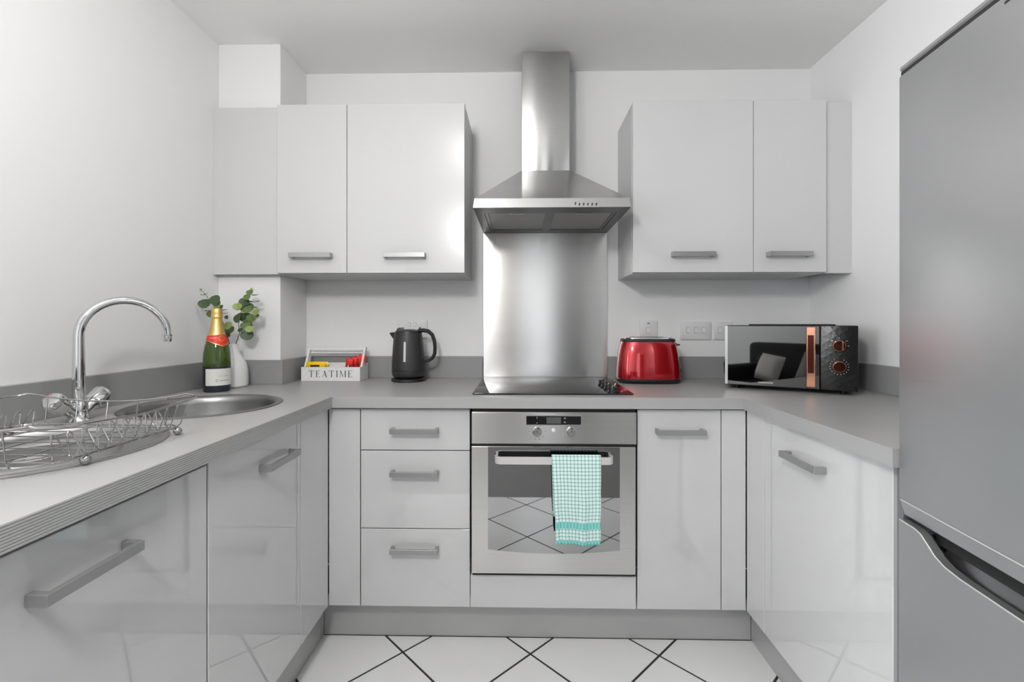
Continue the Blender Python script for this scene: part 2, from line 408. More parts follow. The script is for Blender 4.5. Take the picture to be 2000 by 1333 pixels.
def filler(run, a0, a1, label, off=0.0):
    if run == 'back': m = MB().box(a0+g, a1-g, DB+off, DB+0.018, ZB+g, ZT-g, 0.001)
    elif run == 'left': m = MB().box(DL-0.018, DL-off, a0+g, a1-g, ZB+g, ZT-g, 0.001)
    else: m = MB().box(DR+off, DR+0.018, a0+g, a1-g, ZB+g, ZT-g, 0.001)
    return solo('filler_panel', m, M['door'], label, 'panel', 'plain filler panels between base cabinets')
filler('back', DL, -0.70, 'narrow white filler panel left of the three drawers')
filler('back', 0.60, DR, 'narrow white filler panel right of the single-door cabinet by the oven')
filler('left', -0.795, DB-0.002, 'plain white corner filler panel at the far end of the sink run')
filler('right', -0.705, DB-0.002, 'plain white corner filler panel at the far end of the run beside the fridge')
u = thing('base_cabinet', 'white base cabinet with one door right of the oven', 'cabinet', (0.45, -0.3, ZB), group='single-door base cabinets')
part('body', MB().box(0.302, 0.598, DB+0.02, -0.02, ZB, TB-0.001), M['carcass'], u, world=True)
front('door', u, 'back', 0.30, 0.60, ZB, ZT, (0.45, 0.791))
u = thing('base_cabinet', 'glossy white base cabinet under the microwave worktop, beside the fridge', 'cabinet', (0.95, -0.97, ZB), group='single-door base cabinets')
part('body', MB().box(DR+0.02, XR-0.01, -1.24, -0.705, ZB, TB-0.001), M['carcass'], u, world=True)
front('door', u, 'right', -1.242, -0.705, ZB, ZT, (-0.935, 0.787))
u = thing('base_cabinet', 'glossy white base cabinet under the sink bowl with one door', 'cabinet', (-1.12, -1.015, ZB), group='single-door base cabinets')
part('body', MB().box(XL+0.01, DL-0.02, -1.235, -0.80, ZB, 0.72), M['carcass'], u, world=True)
front('door', u, 'left', -1.235, -0.795, ZB, ZT, (-0.945, 0.787))
u = thing('base_cabinet', 'wide glossy white base unit under the draining rack, nearest the camera', 'cabinet', (-1.12, -1.54, ZB), group='single-door base cabinets')
part('body', MB().box(XL+0.01, DL-0.02, -1.838, -1.239, ZB, TB-0.06), M['carcass'], u, world=True)
front('door', u, 'left', -1.84, -1.238, ZB, ZT-0.006, (-1.537, 0.784))
solo('end_panel', MB().box(DR+0.004, XR-0.008, -1.262, -1.246, 0.0006, TB-0.001, 0.001), M['fridge_dark'], 'dark grey end panel between the right-hand cabinet and the fridge', 'panel')
PY = -0.515
def plinth(m, label): solo('plinth', m, M['plinth'], label, 'plinth', 'grey plinths under the base cabinets')
plinth(MB().box(DL-0.043, DR+0.048, PY, PY+0.016, 0.0005, ZB, 0.0008), 'long grey plinth under the drawers and oven')
plinth(MB().box(DL-0.059, DL-0.043, -1.95, PY-0.001, 0.0005, ZB, 0.0008), 'grey plinth under the sink run on the left')
plinth(MB().box(DR+0.048, DR+0.064, -1.25, PY-0.001, 0.0005, ZB, 0.0008), 'grey plinth under the right-hand run beside the fridge')

# ------------------------------------------------------------------ wall units
UZ0, UZ1, UY = 1.390, 2.105, -0.305
def wall_unit(x0, x1, label, hx, side):
    u = thing('wall_cabinet', label, 'cabinet', ((x0+x1)/2, -0.15, UZ0), group='white wall cabinets')
    part('body', MB().box(x0+0.0005, x1-0.0005, UY+0.02, -0.001, UZ0-0.004, UZ1-0.002, 0.001), M['carcass'], u, world=True)
    d = part('door', MB().box(x0+g*0.8, x1-g*0.8, UY, UY+0.018, UZ0, UZ1, 0.0012), M['wall_door'], u, world=True)
    part('handle', handle_mb(0.175, h=0.020).xf(Matrix.Translation((hx, UY, 1.463))), M['satin'], d, world=True)
wall_unit(-1.153, -0.853, 'narrow white wall cabinet left of the hood above the tea box', -1.0, 0)
wall_unit(-0.853, -0.353, 'wide white wall cabinet left of the hood above the kettle', -0.604, 0)
wall_unit(0.350, 0.850, 'wide white wall cabinet right of the hood above the toaster', 0.596, 0)
wall_unit(0.850, 1.150, 'narrow white wall cabinet right of the hood above the microwave', 0.988, 0)
solo('filler_panel', MB().box(XL, -1.155, -0.285, -0.267, UZ0-0.003, UZ1-0.002, 0.001), M['wall_door'], 'flat white filler panel between left wall and wall cabinets', 'panel', 'filler panels beside the wall cabinets')
solo('filler_panel', MB().box(1.152, XR, -0.287, -0.269, UZ0-0.003, UZ1-0.002, 0.001), M['wall_door'], 'narrow white filler panel between wall cabinets and right wall', 'panel', 'filler panels beside the wall cabinets')

# ------------------------------------------------------------------ splashback and hood
solo('splashback', MB().box(-0.2985, 0.2985, -0.006, -0.0005, T, 1.6145, 0.0008), M['steel'], 'brushed stainless steel splashback panel behind the hob', 'splashback')
h = thing('cooker_hood', 'stainless steel chimney cooker hood with pyramid canopy above the hob', 'cooker hood', (0, -0.25, 1.615))
HZ, HR = 1.615, 1.652
part('chimney', MB().box(-0.1135, 0.1005, -0.17, -0.001, 1.86, ZC-0.002, 0.002, 2), M['steel'], h, world=True)
can = MB().loft([[(-0.292, -0.492, HR), (0.292, -0.492, HR), (0.292, -0.001, HR), (-0.292, -0.001, HR)],
                 [(-0.115, -0.172, 1.862), (0.102, -0.172, 1.862), (0.102, -0.001, 1.862), (-0.115, -0.001, 1.862)]])
part('canopy', can, M['steel'], h, world=True)
o0 = [(-0.298, -0.50), (0.298, -0.50), (0.298, -0.001), (-0.298, -0.001)]
o1 = [(-0.293, -0.493), (0.293, -0.493), (0.293, -0.001), (-0.293, -0.001)]
i0 = [(-0.262, -0.418), (0.262, -0.418), (0.262, -0.06), (-0.262, -0.06)]
fm = MB().quads([(x, y, HZ+0.001) for x, y in o0] + [(x, y, HR) for x, y in o1], [(0, 1, 5, 4), (1, 2, 6, 5), (2, 3, 7, 6), (3, 0, 4, 7), (4, 5, 6, 7)])
bmesh.ops.recalc_face_normals(fm.bm, faces=fm.bm.faces[:])
part('fascia', fm, M['steel'], h, world=True)
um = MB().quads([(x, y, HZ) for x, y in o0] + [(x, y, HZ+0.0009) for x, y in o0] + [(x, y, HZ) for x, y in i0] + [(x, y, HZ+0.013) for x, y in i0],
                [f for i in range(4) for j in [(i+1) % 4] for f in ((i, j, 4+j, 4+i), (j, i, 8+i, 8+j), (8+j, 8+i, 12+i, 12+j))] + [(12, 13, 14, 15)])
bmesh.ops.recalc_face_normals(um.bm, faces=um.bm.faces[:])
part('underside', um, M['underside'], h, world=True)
for x0, x1 in ((-0.260, -0.006), (0.006, 0.260)):
    f = part('grease_filter', MB().box(x0, x1, -0.416, -0.062, HZ+0.004, HZ+0.011, 0.003), M['filter'], h, world=True)
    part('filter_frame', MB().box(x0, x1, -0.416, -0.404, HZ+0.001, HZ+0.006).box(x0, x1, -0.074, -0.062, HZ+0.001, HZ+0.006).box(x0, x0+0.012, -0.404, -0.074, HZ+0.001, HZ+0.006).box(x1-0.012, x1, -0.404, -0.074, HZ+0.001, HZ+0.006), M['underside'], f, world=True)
    xm = (x0+x1)/2
    part('filter_latch', MB().box(xm-0.03, xm+0.03, -0.402, -0.392, HZ-0.001, HZ+0.006, 0.001), M['steel2'], f, world=True)
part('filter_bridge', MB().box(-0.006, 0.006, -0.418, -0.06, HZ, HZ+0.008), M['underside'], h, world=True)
for i, x in enumerate((0.089, 0.104, 0.120, 0.136, 0.152, 0.168)):
    part('button', MB().lathe([(0, 0), (0.0032, 0), (0.0032, 0.007), (0, 0.0075)], 10, M=Matrix.Translation((x, -0.496, 1.631 if i == 0 else 1.628)) @ Matrix.Rotation(PI/2, 4, 'X')), M['matt_black'], h, world=True)

# ------------------------------------------------------------------ hob
hob = thing('hob', 'black glass hob set flush in the worktop with four knobs at right', 'hob', (0, -0.28, T))
part('glass_top', MB().prism(rrect(-0.296, 0.298, -0.543, -0.012, 0.006), 'z', T+0.0003, T+0.006, 0.0012), M['black_glass'], hob, world=True)
for y in (-0.305, -0.372, -0.443, -0.522):
    k = part('knob', MB().lathe([(0, 0), (0.021, 0), (0.021, 0.004), (0.0175, 0.008), (0.0165, 0.02), (0, 0.021)], 20, (0.228, y+0.01, T+0.006)), M['black'], hob, world=True)
    part('grip', MB().box(0.2245, 0.2315, y-0.006, y+0.026, T+0.024, T+0.031, 0.002), M['black'], k, world=True)

# ------------------------------------------------------------------ oven
ov = thing('oven', 'built-in stainless steel electric oven with mirrored glass door', 'oven', (0, -0.3, 0.27))
YF = -0.60
part('body', MB().box(-0.292, 0.292, -0.575, -0.03, 0.279, 0.866), M['fridge_dark'], ov, world=True)
cp = part('control_panel', MB().box(-0.2935, 0.2935, YF, -0.577, 0.746, 0.860, 0.002), M['steel'], ov, world=True)
part('display_bezel', MB().prism(rrect(-0.1, 0.1, 0.8135, 0.8495, 0.003), 'y', YF-0.0012, YF+0.001), M['satin'], cp, world=True)
part('display_window', MB().prism(rrect(-0.097, 0.097, 0.8165, 0.8465, 0.002), 'y', YF-0.002, YF), M['black_glass'], cp, world=True)
part('display_screen', MB().box(-0.026, 0.026, YF-0.0026, YF-0.001, 0.820, 0.843), M['lcd'], cp, world=True)
for q in ((-0.061, -0.058, 0.838, 0.844), (-0.061, -0.058, 0.820, 0.825), (0.036, 0.043, 0.837, 0.842), (0.036, 0.043, 0.823, 0.828)):
    part('indicator_mark', MB().box(q[0], q[1], YF-0.0026, YF-0.001, q[2], q[3]), M['ink_grey'], cp, world=True)
RX = Matrix.Rotation(PI/2, 4, 'X')
for x in (-0.059, 0.061):
    k = part('dial', MB().lathe([(0, 0), (0.0175, 0), (0.0165, 0.004), (0.0150, 0.018), (0.0125, 0.021), (0, 0.0215)], 28, M=Matrix.Translation((x, YF, 0.791)) @ RX), M['steel2'], cp, world=True)
    part('pointer', MB().box(x-0.0009, x+0.0009, YF-0.0223, YF-0.0212, 0.793, 0.808), M['ink'], k, world=True)
    mk = MB()
    for a in (-40, -75, -105, -140, 180, 0):
        r = 0.028; mk.box(x+r*math.cos(math.radians(a))-0.0016, x+r*math.cos(math.radians(a))+0.0016, YF-0.0006, YF+0.0005, 0.791+r*math.sin(math.radians(a))-0.0014, 0.791+r*math.sin(math.radians(a))+0.0014)
    part('dial_marks', mk, M['ink_grey'], cp, world=True)
part('button', MB().lathe([(0, 0), (0.0075, 0), (0.007, 0.004), (0.004, 0.006), (0, 0.0065)], 20, M=Matrix.Translation((-0.001, YF, 0.796)) @ RX), M['white_plastic'], cp, world=True)
part('vent_gap_shadow', MB().box(-0.291, 0.291, YF+0.008, -0.578, 0.738, 0.747).box(-0.291, 0.291, YF+0.012, -0.578, 0.861, 0.869), M['dark'], ov, world=True)  # dark strips standing for the shadow in the gaps around the control panel
dr = part('oven_door', MB().box(-0.2935, 0.2905, YF, -0.577, 0.283, 0.737, 0.0015), M['steel'], ov, world=True)
bot = [(-0.234 + 0.468*i/24, 0.371 - 0.014*(1-((i-12)/12)**2)) for i in range(25)]
part('glass', MB().prism(bot + [(0.234, 0.736), (-0.234, 0.736)], 'y', YF-0.0025, YF-0.0002), M['oven_glass'], dr, world=True)
hp = [(-0.201, YF+0.001), (-0.203, YF-0.02)] + [(-0.185+p[0], YF-0.022+p[1]) for p in arc(0, 0, 0.020, PI, 1.5*PI, 6)] + [(0.182+p[0], YF-0.022+p[1]) for p in arc(0, 0, 0.020, 1.5*PI, 2*PI, 6)] + [(0.200, YF-0.02), (0.198, YF+0.001)]
part('door_handle', MB().prism(strap_poly(hp, 0.008), 'z', 0.687, 0.712), M['pale_metal'], dr, world=True)
part('bottom_gap_shadow', MB().box(-0.291, 0.291, YF+0.01, -0.578, 0.272, 0.282), M['dark'], ov, world=True)  # dark strip painted as the shadow below the oven door
solo('filler_panel', MB().box(-0.299, 0.2965, DB, DB+0.018, ZB+g, 0.268, 0.001), M['door'], 'low white panel closing the gap below the oven', 'panel')

# tea towel hanging over the oven handle
def towel():
    m = MB(); b = m.bm; uvl = b.loops.layers.uv.new('UVMap')
    yb, rr, zt = YF-0.0385, 0.0075, 0.7125
    path = []
    for i in range(14): path.append((yb+rr+0.002, 0.50 + (zt-0.50)*i/13))
    for i in range(1, 8): a = PI*i/8; path.append((yb + (rr+0.002)*math.cos(a), zt + 0.0065*math.sin(a)))
    for i in range(40): path.append((yb-rr-0.003 - 0.006*math.sin(i/39*PI*0.8), zt - (zt-0.414)*i/39))
    L = [0.0]
    for a, c in zip(path, path[1:]): L.append(L[-1] + math.hypot(c[0]-a[0], c[1]-a[1]))
    n = 30; rows = []
    for k, (y, z) in enumerate(path):
        row = []
        d = max(0.0, (zt - z)/0.30) if k > 20 else max(0.0, (zt-z)/0.5)
        x0 = -0.010 + 0.014*d; x1 = 0.160 - 0.004*d
        for i in range(n+1):
            s = i/n; x = x0 + (x1-x0)*s
            w = 0.0045*d*math.sin(s*9.5+0.6+1.5*d) + 0.002*d*math.sin(s*23)
            row.append(b.verts.new((x + 0.0015*math.sin(z*60)*(1 if s > 0.5 else -1)*d, y + (-abs(w)-0.0 if k > 20 else abs(w)*0.3), z + 0.003*d*math.sin(s*7) + (0.004*math.sin(s*3.1) if k == 0 else 0))))
        rows.append(row)
    for k in range(len(rows)-1):
        for i in range(n):
            f = b.faces.new((rows[k][i], rows[k][i+1], rows[k+1][i+1], rows[k+1][i]))
            for lp, (ii, kk) in zip(f.loops, ((i, k), (i+1, k), (i+1, k+1), (i, k+1))): lp[uvl].uv = (ii/n*0.17, L[-1]-L[kk])
    return m
tm = bpy.data.materials.new('mint_check_cotton'); tm.use_nodes = True
nt = tm.node_tree; P = nt.nodes['Principled BSDF']; P.inputs['Roughness'].default_value = 0.9
uvn = nt.nodes.new('ShaderNodeUVMap'); uvn.uv_map = 'UVMap'; sp = nt.nodes.new('ShaderNodeSeparateXYZ'); nt.links.new(uvn.outputs[0], sp.inputs[0])
def mth(op, a, b=None, c=None):
    n = nt.nodes.new('ShaderNodeMath'); n.operation = op
    for i, v in enumerate((a, b, c)):
        if v is None: continue
        if isinstance(v, (int, float)): n.inputs[i].default_value = v
        else: nt.links.new(v, n.inputs[i])
    return n.outputs[0]
def mixc(fac, a, b):
    n = nt.nodes.new('ShaderNodeMix'); n.data_type = 'RGBA'; nt.links.new(fac, n.inputs[0])
    for i, v in ((6, a), (7, b)):
        if isinstance(v, tuple): n.inputs[i].default_value = (*v, 1)
        else: nt.links.new(v, n.inputs[i])
    return n.outputs[2]
PER = 0.0125
lu = mth('LESS_THAN', mth('MODULO', sp.outputs[0], PER), PER*0.30); lv = mth('LESS_THAN', mth('MODULO', sp.outputs[1], PER), PER*0.30)
both = mth('MULTIPLY', lu, lv); any_ = mth('MAXIMUM', lu, lv)
base = mixc(any_, (0.74, 0.90, 0.87), (0.42, 0.64, 0.61)); base = mixc(both, base, (0.15, 0.33, 0.32))
def band(a, b): return mth('MULTIPLY', mth('GREATER_THAN', sp.outputs[1], a), mth('LESS_THAN', sp.outputs[1], b))
bands = mth('MAXIMUM', band(-0.01, 0.014), band(0.055, 0.078))
tealc = mixc(lu, (0.16, 0.58, 0.53), (0.35, 0.70, 0.66))
nt.links.new(mixc(bands, base, tealc), P.inputs['Base Color'])
tw = solo('tea_towel', towel(), tm, 'mint green checked tea towel hanging over the oven door handle', 'towel', angle=80)
sm = tw.modifiers.new('thickness', 'SOLIDIFY'); sm.thickness = 0.0022; sm.offset = 0.0

# ------------------------------------------------------------------ wall plates
def wall_plate(name, x, z, w, hh, label, cat, kind):
    o = thing(name, label, cat, (x, 0, z))
    part('plate', MB().prism(rrect(x-w/2, x+w/2, z-hh/2, z+hh/2, 0.004), 'y', -0.009, -0.0005, 0.0015), M['white_plastic'], o, world=True)
    return o
def rocker(o, x, z, w=0.016, hh=0.026):
    s = part('switch_surround', MB().box(x-w/2-0.001, x+w/2+0.001, -0.0094, -0.0080, z-hh/2-0.001, z+hh/2+0.001), M['ink_grey'], o, world=True)
    part('rocker', MB().prism([(-0.009, z-hh/2), (-0.0135, z-hh/2), (-0.0105, z), (-0.0118, z+hh/2), (-0.009, z+hh/2)], 'x', x-w/2, x+w/2), M['white_plastic'], s, world=True)
o = wall_plate('double_socket', -0.645, 1.149, 0.146, 0.086, 'white double socket on the back wall behind the kettle', 'socket', 0)
for sx in (-1, 1):
    rocker(o, -0.645+sx*0.014, 1.172, 0.011, 0.016)
    x = -0.645 + sx*0.042
    part('pin_slots', MB().box(x-0.0022, x+0.0022, -0.0094, -0.008, 1.150, 1.159).box(x-0.0135, x-0.0075, -0.0094, -0.008, 1.133, 1.137).box(x+0.0075, x+0.0135, -0.0094, -0.008, 1.133, 1.137), M['ink_grey'], o, world=True)
o = wall_plate('fused_switch', 0.495, 1.147, 0.084, 0.086, 'white fused switch plate on the wall above the toaster', 'switch', 0)
rocker(o, 0.495, 1.146, 0.018, 0.024)
part('fuse_carrier', MB().box(0.489, 0.501, -0.0105, -0.008, 1.174, 1.180, 0.001), M['ink_grey'], o, world=True)
o = wall_plate('light_switch', 0.721, 1.142, 0.146, 0.086, 'white triple rocker switch plate between toaster and microwave', 'switch', 0)
for x in (0.685, 0.7215, 0.758): rocker(o, x, 1.146)
o = wall_plate('light_switch', 0.851, 1.142, 0.086, 0.086, 'white single rocker switch plate half hidden by the microwave', 'switch', 0)
rocker(o, 0.836, 1.146)

# ------------------------------------------------------------------ sink, drainer, tap
sk = thing('sink_bowl', 'round stainless steel sink bowl inset in the worktop', 'sink', (-1.127, -0.790, T))
part('bowl', MB().lathe([(0.223, 0.0004), (0.223, 0.0022), (0.218, 0.0045), (0.211, 0.0042), (0.203, 0.001), (0.198, -0.006), (0.196, -0.02), (0.190, -0.11), (0.178, -0.135), (0.155, -0.147), (0.04, -0.152)], 64), M['sink'], sk)
w = part('waste', MB().lathe([(0.042, -0.1515), (0.038, -0.150), (0.030, -0.153), (0.0, -0.154)], 32), M['chrome'], sk)
dn = thing('drainer', 'round stainless steel draining tray inset in the worktop under the rack', 'drainer', (-1.140, -1.312, T))
part('tray', MB().lathe([(0.235, 0.0004), (0.235, 0.0024), (0.230, 0.005), (0.222, 0.0048), (0.214, 0.001), (0.209, -0.008), (0.200, -0.014), (0.150, -0.016), (0.143, -0.009), (0.132, -0.006), (0.125, -0.008), (0.118, -0.016), (0.03, -0.019)], 64), M['drainer'], dn)
part('waste', MB().lathe([(0.032, -0.0186), (0.028, -0.017), (0.022, -0.021), (0.0, -0.022)], 24), M['chrome'], dn)

tp = thing('mixer_tap', 'chrome swan-neck mixer tap with two angled handles behind the sink', 'tap', (-1.305, -1.035, T))
part('base', MB().lathe([(0, 0), (0.027, 0), (0.027, 0.004), (0.022, 0.010), (0.0195, 0.03), (0.020, 0.052), (0.016, 0.062), (0, 0.062)], 28), M['chrome'], tp)
dirx, diry = 0.60, 0.80
sp_pts = []; sp_r = []
for i in range(9): sp_pts.append((0, 0, 0.058 + 0.172*i/8)); sp_r.append(0.0150 - 0.0030*i/8)
R_ = 0.1
for i in range(1, 25):
    a = PI - (PI*0.985)*i/24
    sp_pts.append((dirx*(R_ + R_*math.cos(a)), diry*(R_ + R_*math.cos(a)), 0.230 + R_*math.sin(a))); sp_r.append(0.0118 - 0.0018*i/24)
end = sp_pts[-1]
part('spout', MB().tube(sp_pts + [(end[0], end[1], end[2]-0.012)], 0.012, 20, rr=sp_r + [0.0100]), M['chrome'], tp)
part('aerator', MB().lathe([(0, 0.014), (0.0125, 0.014), (0.0125, 0.008), (0.0112, 0.005), (0.0112, -0.008), (0, -0.008)], 24, (end[0], end[1], end[2]-0.018)), M['chrome'], tp)
for s in (-1, 1):
    A = Vector((0, s*0.006, 0.018)); D = Vector((0.0, s*0.80, 0.60)).normalized()
    q = D.to_track_quat('Z', 'X').to_matrix().to_4x4(); Mx = Matrix.Translation(A) @ q
    hd = part('valve_arm', MB().lathe([(0, 0), (0.014, 0), (0.0145, 0.035), (0.018, 0.040), (0.018, 0.044), (0, 0.044)], 24, M=Mx), M['chrome'], tp)
    n = 36; prof = []
    rings = []
    for r0, z in ((0.0205, 0.044), (0.0235, 0.048), (0.0240, 0.080), (0.0215, 0.086), (0.0150, 0.088)):
        rings.append([Mx @ Vector(((r0*(1-0.07*(0.5+0.5*math.cos(6*2*PI*k/n))))*math.cos(2*PI*k/n), (r0*(1-0.07*(0.5+0.5*math.cos(6*2*PI*k/n))))*math.sin(2*PI*k/n), z)) for k in range(n)])
    hh = part('tap_head', MB().loft(rings), M['chrome'], hd)
    if s < 0: part('temperature_dot', MB().lathe([(0.0165, 0.0882), (0.018, 0.0882)], 20, M=Mx, a0=0.2, a1=1.2), M['redlabel'], hh, label='tiny red hot-water mark')

# ------------------------------------------------------------------ dish rack
rk = thing('dish_rack', 'chrome wire dish drying rack standing over the round drainer', 'dish rack', (-1.12, -1.30, T))
BX0, BX1, BY0, BY1, BZ = -1.325, -0.925, -1.500, -1.158, T+0.020
def ring_pts(x0, x1, y0, y1, r, zf, n=6):
    pts = rrect(x0, x1, y0, y1, r, n); out = []
    for i in range(len(pts)):
        a, b = Vector(pts[i]), Vector(pts[(i+1) % len(pts)]); k = max(1, int((b-a).length/0.02))
        for t in range(k): p = a.lerp(b, t/k); out.append((p.x, p.y, zf(p.x, p.y)))
    return out
cxr, cyr = (BX0+BX1)/2, (BY0+BY1)/2
def rim_z(x, y):
    u_ = (x-cxr)/0.22; v_ = (y-cyr)/0.185
    if abs(u_) < 0.9: return 0.983 + 0.028*min(1, abs(u_))**2 + (0.004 if v_ > 0 else 0.008)*(1-abs(u_))
    return 1.003 - 0.010*(1-abs(v_)) + 0.0
part('base_ring', MB().tube(ring_pts(BX0, BX1, BY0, BY1, 0.05, lambda x, y: BZ), 0.0022, 8, closed=True), M['wire'], rk, world=True)
part('rim', MB().tube(ring_pts(BX0-0.02, BX1+0.042, BY0-0.012, BY1+0.012, 0.045, rim_z), 0.0022, 8, closed=True), M['wire'], rk, world=True)
yu = BY0 + 0.03
def upright(a, b_): part('upright_wire', MB().tube([a, (a[0]+(b_[0]-a[0])*0.15, a[1]+(b_[1]-a[1])*0.15, a[2]), (a[0]+(b_[0]-a[0])*0.55, a[1]+(b_[1]-a[1])*0.55, a[2]+0.012), b_], 0.0014, 6), M['wire'], rk, world=True)
for i in range(9):
    y = BY0+0.045 + (BY1-BY0-0.09)*i/8
    upright((BX1, y, BZ), (BX1+0.040, y, rim_z(BX1+0.04, y)))
    if i % 2 == 0: upright((BX0, y, BZ), (BX0-0.018, y, rim_z(BX0-0.018, y)))
for i in range(5):
    x = BX0+0.05 + (BX1-BX0-0.1)*i/4
    upright((x, BY1, BZ), (x, BY1+0.012, rim_z(x, BY1+0.012)))
    if i % 2 == 0: upright((x, BY0, BZ), (x, BY0-0.012, rim_z(x, BY0-0.012)))
def wave(xc, sg, label):
    npk = 9; y0w, y1w = BY0+0.030, BY1-0.045; pw = (y1w-y0w)/npk; pts = []
    for k in range(npk):
        for a in range(16):
            t = a/16; c = 0.5-0.5*math.cos(2*PI*t); c = 1-(1-c)**1.5
            pts.append((xc - sg*0.014*c, y0w+(k+t)*pw, BZ+0.003+0.042*c))
    part('plate_wire', MB().tube(pts + [(xc, y1w, BZ+0.003)], 0.0014, 6), M['wire'], rk, world=True, label=label)
wave(BX1-0.008, 1, 'wavy wire that holds plates upright, on the room side')
wave(BX0+0.075, -1, 'wavy wire that holds plates upright, on the wall side')
for i in range(7):
    y = BY0+0.03+(BY1-BY0-0.06)*i/6
    part('base_wire', MB().tube([(BX0+0.001, y, BZ), (BX1-0.001, y, BZ)], 0.0014, 6), M['wire'], rk, world=True)
for i in range(3):
    x = BX0+0.1+i*0.1
    part('cross_wire', MB().tube([(x, BY0, BZ), (x, BY1, BZ)], 0.0014, 6), M['wire'], rk, world=True)
for x, y in ((BX1-0.002, BY1-0.022), (BX1-0.002, -1.414), (BX0-0.0, BY1-0.03), (BX0, -1.414)):
    part('foot', MB().sphere((x, y, T+0.0095), 0.0092, 14).tube([(x, y, T+0.012), (x, y, BZ)], 0.003, 6), M['wire'], rk, world=True)

# ------------------------------------------------------------------ wine bottle
bx, by = -1.302, -0.468
bt = thing('champagne_bottle', 'dark green sparkling wine bottle with gold foil neck and white label', 'bottle', (bx, by, T))
prof = [(0, 0.004), (0.030, 0.001), (0.044, 0.0006), (0.0475, 0.006), (0.0478, 0.050)]
part('glass_base', MB().lathe(prof + [(0.0478, 0.098)], 40), M['bottle_low'], bt)
part('glass', MB().lathe([(0.0478, 0.098), (0.0474, 0.125), (0.0455, 0.150), (0.041, 0.176), (0.0345, 0.200), (0.028, 0.222), (0.022, 0.244), (0.0185, 0.262), (0.0165, 0.285), (0.0155, 0.305), (0, 0.306)], 40), M['bottle'], bt)
part('foil', MB().lathe([(0.0348, 0.203), (0.0288, 0.222), (0.0230, 0.244), (0.0195, 0.262), (0.0178, 0.280), (0.0178, 0.284), (0.0195, 0.286), (0.0200, 0.292), (0.0185, 0.296), (0.0192, 0.302), (0.0192, 0.314), (0.0165, 0.321), (0.008, 0.3235), (0, 0.324)], 36), M['gold'], bt)
def bent_quad(r, a0, a1, zlo, zhi, n=28, rz=None):
    """curved patch on a lathed body; zlo / zhi are functions of s in 0..1, r a radius or a function of z"""
    V, F = [], []
    for i in range(n+1):
        s = i/n; a = a0+(a1-a0)*s
        for k in range(5):
            z = zlo(s) + (zhi(s)-zlo(s))*k/4; q = r(z) if callable(r) else r
            V.append((q*math.cos(a), q*math.sin(a), z))
    for i in range(n):
        for k in range(4): F.append((i*5+k, (i+1)*5+k, (i+1)*5+k+1, i*5+k+1))
    return MB().quads(V, F)
AC = math.radians(-30)
lb = part('label_paper', bent_quad(0.0483, AC-math.radians(76), AC+math.radians(76), lambda s: 0.026, lambda s: 0.090), M['label'], bt, angle=60)
def bend_text(m, r, ac, z0, rfun=None):
    for v in m.bm.verts:
        z = z0 + v.co.y; q = (rfun(z) if rfun else r) + 0.0002; a = ac + v.co.x/q
        v.co = Vector((q*math.cos(a), q*math.sin(a), z))
    return m
part('lettering', bend_text(text_mb('VINTAGE', 0.0072, 0.0, 1.35), 0.0485, AC, 0.062), M['ink_grey'], lb)
part('lettering', bend_text(text_mb('ODORNIU', 0.0078, 0.0, 1.1), 0.0485, AC+0.10, 0.0445), M['ink'], lb)
part('lettering', bend_text(text_mb('C', 0.0135, 0.0, 1.0), 0.0485, AC-0.46, 0.0452), M['ink'], lb)
def neck_r(z): return 0.0290 + (0.222-z)*0.275 + 0.0012
tri = lambda s: max(0.0, 1-abs(s-0.5)/0.22)
rl = part('neck_label', bent_quad(neck_r, AC-PI*0.97, AC+PI*0.97, lambda s: 0.198-0.021*tri(s), lambda s: 0.217+0.004*tri(s), 60), M['redlabel'], bt, angle=60)
gold_edge = bent_quad(lambda z: neck_r(z)+0.0002, AC-PI*0.97, AC+PI*0.97, lambda s: 0.1965-0.0215*tri(s), lambda s: 0.1985-0.021*tri(s), 60)
part('gold_trim', gold_edge, M['gold'], rl)
ring = MB().lathe([(0.0090, 0), (0.0108, 0)], 28)
for v in ring.bm.verts:
    z = 0.2055+v.co.y; q = neck_r(z)+0.0004; a = AC+v.co.x/q; v.co = Vector((q*math.cos(a), q*math.sin(a), z))
part('emblem_ring', ring, M['gold'], rl)
part('lettering', bend_text(text_mb('C', 0.0135, 0.0), 0, AC, 0.2055, lambda z: neck_r(z)+0.0003), M['gold'], rl)
part('lettering', bend_text(text_mb('CODORNIU', 0.0055, 0.0, 1.0), 0, AC-0.85, 0.2075, lambda z: neck_r(z)+0.0003), M['label'], rl)

# ------------------------------------------------------------------ vase and eucalyptus
vx, vy = -1.323, -0.345
vs = thing('bud_vase', 'white ceramic bottle-shaped vase behind the champagne bottle', 'vase', (vx, vy, T))
part('vessel', MB().lathe([(0, 0.001), (0.058, 0.001), (0.0625, 0.006), (0.0635, 0.03), (0.0625, 0.07), (0.057, 0.097), (0.046, 0.118), (0.035, 0.135), (0.0285, 0.152), (0.026, 0.168), (0.0265, 0.178), (0.024, 0.1785), (0.0225, 0.168), (0.022, 0.14), (0, 0.13)], 40), M['ceramic'], vs)
def px(u, v, y):
    """photo measurement -> point on the vertical plane y (camera solved from the room's own dimensions)"""
    f, yaw = 914.1, -0.0199
    xr, z = (u-1000)/f, -(v-632)/f; c, s = math.cos(yaw), math.sin(yaw)
    rx, ry = c*xr+s, -s*xr+c; t = (y+2.2697)/ry
    return Vector((-0.1153+rx*t, y, 1.1771+z*t))
